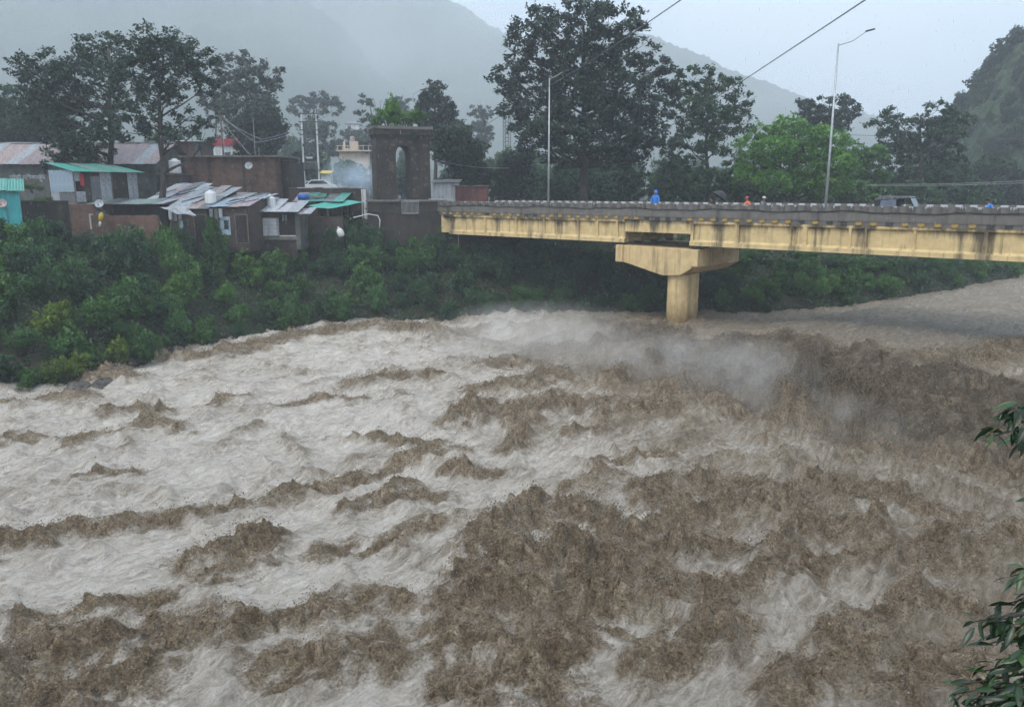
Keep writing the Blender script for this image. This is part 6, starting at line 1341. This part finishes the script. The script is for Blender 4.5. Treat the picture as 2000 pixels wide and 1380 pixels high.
def motorbike(px, w, face, label):
    s = S_of(px, 9.0, w); b = BB + BD * s + BN * w; b.z = 7.625; r = empty('motorbike', b, face, label, 'motorbike')
    for y in (-0.62, 0.62):
        wl = MB(); wl.M = Matrix.Translation((0, y, 0.29)) @ Matrix.Rotation(math.pi / 2, 4, 'Y'); wl.lathe([(0.22, -0.05), (0.28, -0.045), (0.29, 0), (0.28, 0.045), (0.22, 0.05)], 20); wo = wl.build('wheel', M['dark_rubber'], r)
        hb = MB(); hb.M = wl.M; hb.lathe([(0.05, -0.07), (0.21, -0.03), (0.21, 0.03), (0.05, 0.07)], 12); hb.build('rim', M['steel'], wo)
    MB().tube([(0, -0.62, 0.29), (0, -0.25, 0.42), (0, 0.2, 0.40), (0, 0.42, 0.75)], 0.05, 6).build('frame', M['black_body'], r); MB().tube([(0, 0.62, 0.29), (0, 0.42, 0.85), (0, 0.40, 0.95)], 0.035, 6).build('fork', M['steel'], r)
    MB().box(-0.13, 0.13, -0.75, 0.05, 0.68, 0.78, 0.03).build('seat', M['dark_rubber'], r, bevel=0.03); MB().box(-0.14, 0.14, 0.05, 0.40, 0.62, 0.84, 0.05).build('fuel_tank', M['black_body'], r, bevel=0.04); MB().box(-0.15, 0.15, -0.25, 0.2, 0.25, 0.58, 0.03).build('engine', M['zinc_dark'], r, bevel=0.03)
    MB().tube([(-0.34, 0.28, 0.98), (-0.1, 0.40, 0.95), (0.1, 0.40, 0.95), (0.34, 0.28, 0.98)], 0.016, 5).build('handlebar', M['steel'], r); MB().lathe([(0.02, -0.1), (0.09, -0.06), (0.10, 0.02), (0.02, 0.05)], 12, (0, 0.5, 0.86)).build('headlight', M['white_wall'], r)
    MB().tube([(0.16, 0.1, 0.3), (0.18, -0.8, 0.36)], 0.04, 6).build('exhaust', M['steel'], r)
fdir = math.atan2(BD.y, BD.x) - math.pi / 2        # facing along the bridge, away
RA = [((-0.30, 0.18, 1.02), (-0.30, 0.40, 0.98)), ((0.30, 0.18, 1.02), (0.30, 0.40, 0.98))]
for px, lb, ct, ht, ff, ln in ((1462, 'person in orange raincoat and red cap hunched on a motorbike', M['coat_orange'], M['cap_red'], fdir, 0.30), (1490, 'person in grey jacket and white cap riding with arms forward', M['coat_grey'], M['cap_white'], fdir + math.pi, 0.22), (1938, 'person in bright blue raincoat hunched over a motorbike', M['coat_blue'], M['hair'], fdir, 0.45)):
    person(px, 2.0, 7.65, lb, ct, ht, 'sit', ff, arms=RA, lean=ln)
    motorbike(px, 2.0, ff, {1462: 'dark motorbike under the orange rider', 1490: 'dark motorbike under the grey rider', 1938: 'dark motorbike under the hunched blue rider'}[px])
def rickshaw():
    px = 1760; w = 3.6; s = S_of(px, 8.8, w); b = BB + BD * s + BN * w; b.z = 7.625
    r = empty('three_wheeler', b, fdir + math.pi, 'black three-wheeled taxi with plastic side curtain and sloping windscreen', 'rickshaw')
    # local +y forward
    MB().prism([(-1.25, 0.28), (-1.28, 0.85), (0.75, 0.85), (1.30, 0.72), (1.36, 0.45), (1.2, 0.28)], -0.62, 0.62, 'x').build('body', M['black_body'], r, bevel=0.05)
    top = MB().prism([(-1.15, 1.58), (-1.30, 1.50), (-1.28, 1.46), (0.55, 1.58), (0.62, 1.62), (0.5, 1.68), (-1.0, 1.69)], -0.66, 0.66, 'x').build('roof', M['zinc_dark'], r, bevel=0.03)
    MB().prism([(-1.3, 0.851), (-1.26, 1.49), (-1.20, 1.49), (-1.22, 0.851)], -0.62, 0.62, 'x').build('back_panel', M['black_body'], r)
    for sx in (-1, 1):
        MB().prism([(-0.95, 0.86), (-0.95, 1.52), (-0.12, 1.57), (-0.12, 0.86)], sx * 0.60, sx * 0.615, 'x').build('side_curtain', M['curtain_plastic'], r); MB().prism([(-1.2, 0.86), (-1.22, 1.49), (-0.97, 1.51), (-0.97, 0.86)], sx * 0.60, sx * 0.62, 'x').build('quarter_panel', M['black_body'], r)
        MB().tube([(sx * 0.6, -0.06, 0.86), (sx * 0.6, -0.06, 1.58)], 0.03, 6).build('pillar', M['black_body'], r); MB().tube([(sx * 0.58, 0.95, 0.82), (sx * 0.6, 0.56, 1.6)], 0.035, 6).build('pillar', M['black_body'], r)
    MB().add([(-.55, .97, .83), (.55, .97, .83), (.57, .59, 1.57), (-.57, .59, 1.57), (-.55, .955, .83), (.55, .955, .83), (.57, .575, 1.57), (-.57, .575, 1.57)], [(0, 1, 2, 3), (7, 6, 5, 4), (0, 4, 5, 1), (1, 5, 6, 2), (2, 6, 7, 3), (3, 7, 4, 0)]).build('windscreen', M['windscreen'], r)
    MB().tube([(0, 0.99, 0.86), (-0.25, 0.84, 1.2)], 0.012, 4).build('wiper', M['dark_rubber'], r)
    for x, y in ((-0.55, -0.8), (0.55, -0.8), (0, 1.05)):
        wl = MB(); wl.M = Matrix.Translation((x, y, 0.24)) @ Matrix.Rotation(math.pi / 2, 4, 'Y'); wl.lathe([(0.16, -0.06), (0.23, -0.05), (0.24, 0), (0.23, 0.05), (0.16, 0.06)], 18); wo = wl.build('wheel', M['dark_rubber'], r); hb = MB(); hb.M = wl.M; hb.lathe([(0.03, -0.07), (0.15, -0.04), (0.15, 0.04), (0.03, 0.07)], 12); hb.build('rim', M['steel'], wo)
    for sx in (-0.42, 0.42): MB().lathe([(0.02, -0.06), (0.09, 0), (0.02, 0.05)], 12, (sx, 1.28, 0.62)).build('headlight', M['white_wall'], r)
rickshaw()

# ------------------------------------------------------------------ near tree at the edge of the view: every leaf its own piece
def near_tree():
    b = Vector((5.4, 4.2, 0)); b.z = lz(b.x, b.y) - 0.1
    r = empty('bank_mango_tree', b, 0, 'leafy near tree reaching drooping dark glossy leaves over the water', 'tree')
    lm, t, p = new_mat('glossy_leaf'); oi = t.nodes.new('ShaderNodeObjectInfo'); c = ramp(t, oi.outputs['Random'], [(0.0, (0.007, 0.022, 0.006)), (0.7, (0.015, 0.045, 0.010)), (0.94, (0.035, 0.09, 0.015)), (0.98, (0.14, 0.13, 0.02))]); t.links.new(c, p.inputs['Base Color']); p.inputs['Roughness'].default_value = 0.35
    # pointed leaf, folded along the midrib, drooping at the tip
    lv = []; n = 5
    for i in range(n + 1):
        f = i / n; w = 0.26 * math.sin(math.pi * min(1, f * 0.93 + 0.05)) ** 0.8; z = -0.22 * f * f; lv += [(-w / 2, f, z + 0.05 * w * 4), (0, f, z), (w / 2, f, z + 0.05 * w * 4)]
    lf = []
    for i in range(n): a = i * 3; lf += [(a, a + 1, a + 4, a + 3), (a + 1, a + 2, a + 5, a + 4)]
    leaf = MB(); leaf.add(lv, lf); leaf = leaf.mesh('leaf', True); leaf.materials.append(lm)
    tk = MB(); tk.tube([(0, 0, -0.3), (0.05, 0.1, 1.2), (-0.1, 0.2, 2.6), (-0.15, 0.3, 3.6)], [0.16, 0.13, 0.09, 0.04], 8); 
    tips = [(1945, 818, 5.2), (1975, 800, 5.1), (1990, 830, 5.3), (1940, 850, 5.25), (1975, 865, 5.3), (2010, 850, 5.3), (2030, 990, 5.3),
            (1975, 1125, 4.7), (1990, 1170, 4.6), (1960, 1180, 4.7), (1895, 1215, 4.6), (1930, 1215, 4.6), (1965, 1230, 4.5), (1990, 1250, 4.5), (1935, 1255, 4.6), (1975, 1280, 4.4), (1950, 1300, 4.4), (1920, 1310, 4.5), (1885, 1335, 4.5), (1860, 1355, 4.5), (1900, 1365, 4.4), (1940, 1350, 4.3), (1980, 1330, 4.3), (1995, 1370, 4.2), (1960, 1375, 4.2), (1920, 1385, 4.3), (1870, 1385, 4.4), (2010, 1210, 4.5), (2020, 1300, 4.3), (2015, 1150, 4.6)]
    k = 0
    for px, py, Y in tips:
        tip = D(px, py, Y) - b; o0 = Vector((-0.05, 0.2, min(3.0, max(0.6, tip.z - 0.3)))); far_ = D(2120, py - 20, Y - 0.3) - b
        mid = far_.lerp(tip, 0.35) + Vector((0, 0, 0.05)); tk.tube([o0, o0.lerp(mid, 0.6) + Vector((0, 0, 0.1)), mid, tip], [0.035, 0.022, 0.012, 0.004], 5)
        for j in range(10):
            f = 0.45 + 0.55 * random.random(); q = mid.lerp(tip, f); s = random.uniform(0.10, 0.17)
            o = bpy.data.objects.new('leaf', leaf); COL.objects.link(o); o.parent = r; o.location = q + Vector((random.gauss(0, .03), random.gauss(0, .03), random.gauss(0, .02)))
            o.scale = (s, s, s); o.rotation_euler = (R(random.uniform(-65, -5)), R(random.gauss(0, 25)), R(random.gauss(75, 75))); k += 1
    tk.build('trunk', M['bark'], r, smooth=True)
near_tree()

# ------------------------------------------------------------------ rain, spray mist, smoke and the wet air
def rain():
    n = 22000; px = rng.uniform(-100, 2100, n); dist = rng.uniform(9, 70, n)
    x = rng.uniform(-1, 1, n) * (dist * 0.75 + 2); y = dist; zc = CZ + rng.uniform(-0.55, 0.32, n) * dist
    zl, d1, d2 = land(x, y); ok = (zc > np.maximum(zl, 0) + 0.3); x, y, zc = x[ok], y[ok], zc[ok]; n = len(x)
    L = rng.uniform(0.03, 0.075, n); w = rng.uniform(0.0016, 0.0032, n) * (0.6 + 0.022 * y)
    c = np.stack([x, y, zc], 1); ax = np.stack([0.10 * L, 0 * L, -L], 1) * 0.5
    a = np.stack([w, 0 * w, 0 * w], 1); b = np.stack([0 * w, w, 0 * w], 1)
    v = np.stack([c - ax, c + ax * 0.3 + a, c + ax * 0.3 - a * 0.5 + b, c + ax * 0.3 - a * 0.5 - b, c + ax], 1).reshape(-1, 3)
    base = np.arange(n)[:, None] * 5; f = np.concatenate([base + np.array([t]) for t in ((0, 1, 2), (0, 2, 3), (0, 3, 1), (4, 2, 1), (4, 3, 2), (4, 1, 3))])
    m, t, p = new_mat('rain_drop'); p.inputs['Base Color'].default_value = (0.85, 0.88, 0.92, 1); p.inputs['Roughness'].default_value = 0.1
    tr = t.nodes.new('ShaderNodeBsdfTransparent'); ms = t.nodes.new('ShaderNodeMixShader'); ms.inputs[0].default_value = 0.5; t.links.new(tr.outputs[0], ms.inputs[1]); t.links.new(p.outputs[0], ms.inputs[2]); t.links.new(ms.outputs[0], t.nodes['Material Output'].inputs[0])
    tag(link('rain', fast_mesh('rain', v, f), m), 'fine falling rain drops', 'rain', kind='stuff')
rain()
def puff(name, label, c, rad, dens, col, scale=0.5, rz=0.0, thr=(0.35, 0.75), cat='mist'):
    import bmesh
    me = bpy.data.meshes.new(name); bm = bmesh.new(); bmesh.ops.create_icosphere(bm, subdivisions=3, radius=1.0); bm.to_mesh(me); bm.free()
    m = bpy.data.materials.new(name); m.use_nodes = True; t = m.node_tree; t.nodes.clear(); out = t.nodes.new('ShaderNodeOutputMaterial')
    pv = t.nodes.new('ShaderNodeVolumePrincipled'); pv.inputs['Color'].default_value = (*col, 1); t.links.new(pv.outputs[0], out.inputs['Volume'])
    tcn = t.nodes.new('ShaderNodeTexCoord'); ln = t.nodes.new('ShaderNodeVectorMath'); ln.operation = 'LENGTH'; t.links.new(tcn.outputs['Object'], ln.inputs[0])
    fall = ramp(t, ln.outputs['Value'], [(0.0, 1.0), (0.55, 0.42), (1.0, 0.0)])
    g = t.nodes.new('ShaderNodeNewGeometry'); nn = nd(t, 'ShaderNodeTexNoise', Scale=scale, Detail=3, Roughness=0.6); t.links.new(g.outputs['Position'], nn.inputs['Vector'])
    th = ramp(t, nn.outputs[0], [(thr[0], 0.0), (thr[1], 1.0)])
    m1 = nd(t, 'ShaderNodeMath', operation='MULTIPLY'); t.links.new(fall, m1.inputs[0]); t.links.new(th, m1.inputs[1])
    m2 = nd(t, 'ShaderNodeMath', operation='MULTIPLY'); t.links.new(m1.outputs[0], m2.inputs[0]); m2.inputs[1].default_value = dens; t.links.new(m2.outputs[0], pv.inputs['Density'])
    o = link(name, me, m); o.location = c; o.scale = rad; o.rotation_euler = (0, 0, rz); tag(o, label, cat, kind='stuff'); return o
MC = (0.93, 0.90, 0.86)
puff('mist', 'white spray mist drifting off the rapids before the bank', G(1040, 682, 0.6) + Vector((0, 0, 0.7)), (7.5, 4.2, 2.3), 0.50, MC, 0.45, 0.2)
puff('mist', 'spray mist blowing off the foot of the fall below the pier', G(1400, 745, 0.9) + Vector((0, 0, 0.5)), (6.0, 2.8, 2.0), 0.58, MC, 0.6, -0.75, (0.40, 0.72))
puff('mist', 'thin spray mist blown from the fall towards the bank', G(1220, 712, 0.7) + Vector((0, 0, 0.5)), (6.5, 3.2, 1.8), 0.36, MC, 0.5, -0.3, (0.38, 0.72))
puff('mist', 'spray mist rolling along the foot of the fall', G(1600, 815, 0.6) + Vector((0, 0, 0.1)), (4.6, 1.7, 1.2), 0.7, MC, 0.8, -0.75, (0.40, 0.72))
puff('mist', 'low cloud hanging before the broad hillside', D(330, 40, 560), (230, 70, 50), 0.005, (0.95, 0.97, 1), 0.011, 0, (0.38, 0.7))  # low cloud over the hills, built as mist puffs inside the haze
puff('mist', 'low cloud filling the gap between the two ridges', D(800, 110, 640), (170, 70, 60), 0.006, (0.95, 0.97, 1), 0.012, 0, (0.38, 0.7))
puff('mist', 'low cloud drifting off the foot of the far grey ridge', D(1500, 215, 800), (210, 80, 42), 0.004, (0.95, 0.97, 1), 0.012, 0, (0.36, 0.68))
puff('smoke', 'blue cooking smoke drifting behind the brick yard', D(690, 348, 77), (3.6, 2.5, 2.2), 1.1, (0.75, 0.88, 1.0), 0.6, 0, (0.3, 0.8), 'smoke')
def haze():
    m = bpy.data.materials.new('haze'); m.use_nodes = True; t = m.node_tree; t.nodes.clear(); out = t.nodes.new('ShaderNodeOutputMaterial')
    pv = t.nodes.new('ShaderNodeVolumePrincipled'); pv.inputs['Color'].default_value = (0.875, 0.94, 1.0, 1); pv.inputs['Density'].default_value = HAZE; pv.inputs['Anisotropy'].default_value = 0.0; t.links.new(pv.outputs[0], out.inputs['Volume'])
    o = MB().box(-2900, 2900, -420, 3400, -4, 440).build('haze', m); tag(o, 'rain haze filling the valley', 'haze', kind='stuff')
HAZE = 0.0011
haze()
